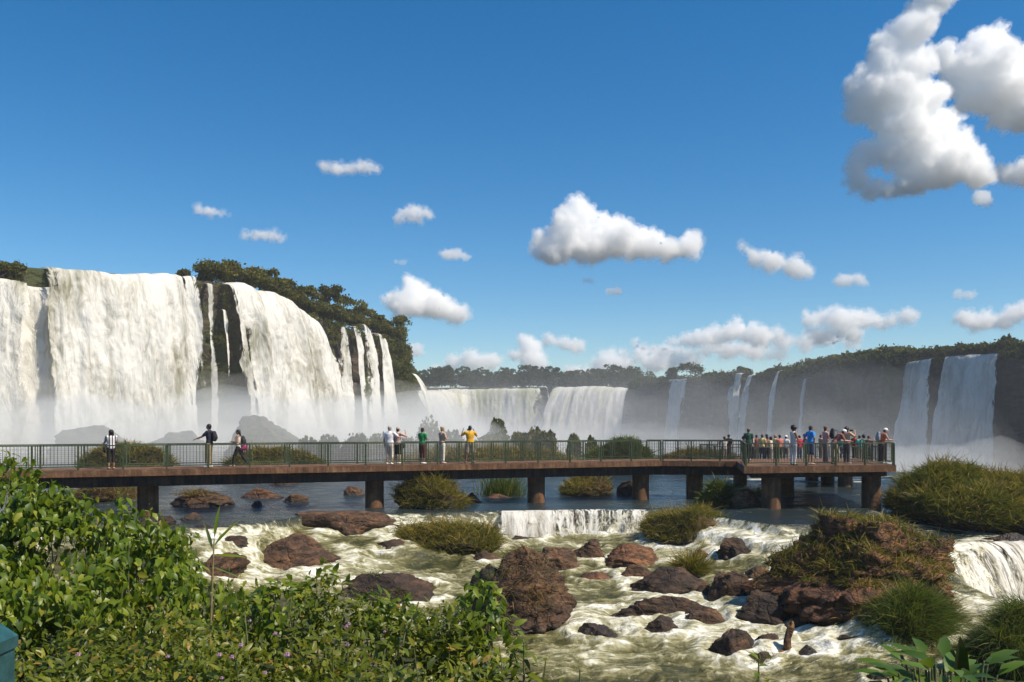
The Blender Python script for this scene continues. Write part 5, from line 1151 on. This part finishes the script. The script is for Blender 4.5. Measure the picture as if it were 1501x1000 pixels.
w4_ = person('man in white T-shirt and pale striped shorts with grey cap, his back to us', 571, Yf(571)+.8, -12, 1.74, shirt=(.78, .74, .76), leg_mat=stri, leglen='crop', hairstyle='short', hair='grey', arms='side', hat=(.45, .40, .36), skin='fair', group=GP, shoes=(.75, .74, .72), build=1.12)
w5_ = person('person in pinkish top and black shorts, hand at face, beside the white-shirted man', 583, Yf(583)+1.45, -30, 1.68, shirt=(.60, .40, .34), legs=(.02, .018, .02), leglen='shorts', hair='brown', arms='face', hat=(.40, .36, .30), skin='fair', group=GP)
w6_ = person('person in bright green T-shirt and dark red shorts standing alone at the rail', 619, Yf(619)+.9, -35, 1.66, shirt=(.02, .27, .08), legs=(.10, .018, .018), leglen='crop', arms='fold', skin='tan', group=GP, shoes=(.75, .74, .70))
w7_ = person('person with reddish fair hair in pale pink top and white trousers', 648, Yf(648)+.9, -50, 1.70, shirt=(.58, .38, .28), legs=(.74, .68, .58), hair='fair', hairstyle='bun', arms='fold', skin='fair', group=GP, shoes=(.6, .45, .35))
w8_ = person('man in yellow T-shirt taking a picture with both elbows raised, his back to us', 689, Yf(689)+.9, 14, 1.76, shirt=(.72, .38, .02), legs=(.30, .24, .20), leglen='shorts', arms='photo', legpose='wide', skin='brown', group=GP, build=1.1, shoes=(.25, .18, .14))
GQ = 'visitors on the viewing platform'
w9_ = person('woman with big dark curly hair in white top and white patterned trousers on the platform', 1163, 39.7, -75, 1.74, shirt=(.80, .66, .60), leg_mat=patl, hairstyle='afro', arms='fold', sleeve='none', skin='tan', group=GQ, shoes=(.03, .03, .03))
w10_ = person('man in bright blue T-shirt and navy shorts, hands on hips, on the platform', 1188, 40.1, -70, 1.76, shirt=(.015, .26, .72), legs=(.03, .05, .14), leglen='shorts', arms='hips', skin='tan', group=GQ, shoes=(.4, .3, .25))
w11_ = person('person in pale pink top with dark hair turned right, beside the one in blue', 1210, 41.6, -80, 1.72, shirt=(.60, .36, .32), legs=(.20, .17, .15), hair='brown', hairstyle='bun', arms='fold', skin='fair', group=GQ)
w12_ = person('person in white cap leaning far over the platform rail with a black backpack', 1222, 40.3, -88, 1.76, shirt=(.30, .12, .10), legs=(.42, .34, .24), arms='rail', lean=38, legpose='bent', hat=(.82, .80, .78), skin='fair', group=GQ, hair='brown', hairstyle='long', shoes=(.05, .05, .05))
w13_ = person('woman with dark hair in orange and cream top lifting a camera on the platform', 1241, 41.2, -62, 1.72, shirt=(.66, .42, .26), legs=(.08, .07, .07), arms='photo', skin='tan', group=GQ, hairstyle='bob', hair='brown')
w14_ = person('person in white cap and orange vest leaning on the corner rail of the platform', 1292, 41.0, -85, 1.66, shirt=(.68, .15, .06), legs=(.04, .035, .04), arms='rail', lean=14, hat=(.85, .83, .80), skin='fair', sleeve='none', group=GQ, hair='brown')
w15_ = person('person in dark green shirt at the inner corner of the platform', 1097, 44.6, -20, 1.60, shirt=(.02, .09, .05), legs=(.03, .03, .035), arms='down', skin='tan', group=GQ, hair='brown', z=DZ)
blk = cloth((.015, .015, .018)); backpack('black backpack on the man in navy', w2_, blk); backpack('small dark backpack on the striding woman', w3_, cloth((.03, .03, .025)), .85)
backpack('big black backpack on the person leaning far over the rail', w12_, blk, 1.15); backpack('pale grey-blue backpack on the person at the corner rail', w14_, cloth((.30, .34, .38)))
def handbag(label, who, off, c):
    t, k = who; p = wpos(t, k['pel']+vec(*off)); r = empty('handbag', p, t.rotation_euler.z, label=label, category='handbag')
    m = MB(); m.tube([(0, -.13, -.12), (0, 0, -.10), (0, .13, -.12)], [(.05, .12)]*3, 10, flat=(1, 0, 0)); V, Q, N = remesh(m.mesh('work'), .015, 1); link('bag', mesh_np('bag', V, Q), cloth(c), r)
    m = MB(); m.tube([(0, -.12, -.02), (0, -.06, .20), (0, .06, .20), (0, .12, -.02)], .008, 5); m.build('strap', cloth(c), r, True)
handbag('dark shoulder bag at the side of the woman in the patterned top', w1_, (-.25, .02, .02), (.02, .018, .02))
handbag('pink bag at the hip of the striding woman', w3_, (.02, -.22, .06), (.50, .06, .20))
handbag('small black bag held by the person in pinkish top', w5_, (.24, .06, .02), (.015, .015, .015))
def camera_at(label, who):
    t, k = who; p = (wpos(t, k['hands'][0])+wpos(t, k['hands'][1]))/2; r = empty('camera', p, t.rotation_euler.z, label=label, category='camera')
    m = MB(); m.box((-.06, -.03, -.04), (.06, .03, .04)); m.build('camera_body', blk, r); m = MB(); m.tube([(0, .03, 0), (0, .10, 0)], [.032, .034], 12); m.build('lens', blk, r, True)
camera_at('small black camera held up by the man in yellow', w8_); camera_at('small black camera held up by the woman in orange and cream', w13_)
GC = 'crowd on the lower platform'
for i, (lab, px, Y, c0, hr, hst, H, arm, hat) in enumerate((
  ('person in black shirt, leftmost pair of the far crowd', 1068, 54.5, (.02, .02, .022), 'dark', 'short', 1.70, 'down', None),
  ('person in white top raising hands, at the far left of the far crowd', 1062, 54.0, (.62, .52, .46), 'dark', 'short', 1.58, 'photo', None),
  ('dark-haired person in black and pink at the left of the far crowd', 1090, 54.2, (.30, .12, .12), 'dark', 'bob', 1.60, 'fold', None),
  ('person in white shirt behind the dark green one', 1102, 55.0, (.70, .70, .70), 'brown', 'bob', 1.70, 'down', None),
  ('person in dark red top left of the yellow one in the far crowd', 1109, 55.6, (.22, .06, .05), 'dark', 'short', 1.66, 'photo', None),
  ('person in pale yellow top in the far crowd', 1117, 54.4, (.72, .55, .24), 'brown', 'short', 1.70, 'fold', None),
  ('long-haired person in brown top in the far crowd', 1124, 55.4, (.28, .15, .09), 'dark', 'long', 1.70, 'down', None),
  ('person in cream top with dark bob in the far crowd', 1130, 54.0, (.70, .58, .42), 'dark', 'bob', 1.58, 'fold', None),
  ('fair-haired person in white and yellow in the far crowd', 1136, 55.2, (.75, .65, .35), 'fair', 'short', 1.66, 'down', None),
  ('person in salmon top with short black hair in the far crowd', 1143, 54.2, (.60, .20, .15), 'dark', 'short', 1.68, 'fold', None),
  ('person in white cap and white top near the curly-haired woman', 1152, 54.8, (.78, .76, .74), 'brown', 'short', 1.62, 'down', (.85, .85, .85)),
  ('person in crimson shirt right of the curly-haired woman', 1172, 54.6, (.45, .02, .05), 'dark', 'short', 1.64, 'down', None),
  ('person in dark blue shirt half behind the blue one', 1180, 55.4, (.03, .05, .12), 'dark', 'short', 1.72, 'down', None),
  ('person in tan top behind the pink one on the lower platform', 1203, 54.8, (.40, .28, .18), 'brown', 'short', 1.68, 'fold', None),
  ('person in teal top behind the one with the camera', 1235, 54.8, (.05, .30, .26), 'brown', 'bob', 1.60, 'down', None),
  ('person in red shirt, first right of the camera lifter in the far crowd', 1253, 55.0, (.42, .05, .04), 'dark', 'short', 1.70, 'down', None),
  ('person in turquoise top at the right end of the far crowd', 1260, 54.4, (.06, .40, .34), 'dark', 'short', 1.64, 'fold', None),
  ('dark-haired person in grey-green, between turquoise and rose', 1266, 55.6, (.14, .18, .14), 'dark', 'bob', 1.68, 'down', None),
  ('person in rose top, last at the right of the far crowd', 1273, 54.6, (.55, .25, .22), 'brown', 'short', 1.62, 'photo', None))):
    person(lab, px, Y-.4, (-40, 20, 60, -80, 5)[i % 5], H, shirt=c0, legs=((.03, .03, .04), (.2, .16, .12), (.05, .06, .10))[i % 3], hair=hr, hairstyle=hst, arms=arm, hat=hat, z=lz, voxel=.028, group=GC, skin=('tan', 'fair', 'brown')[i % 3])
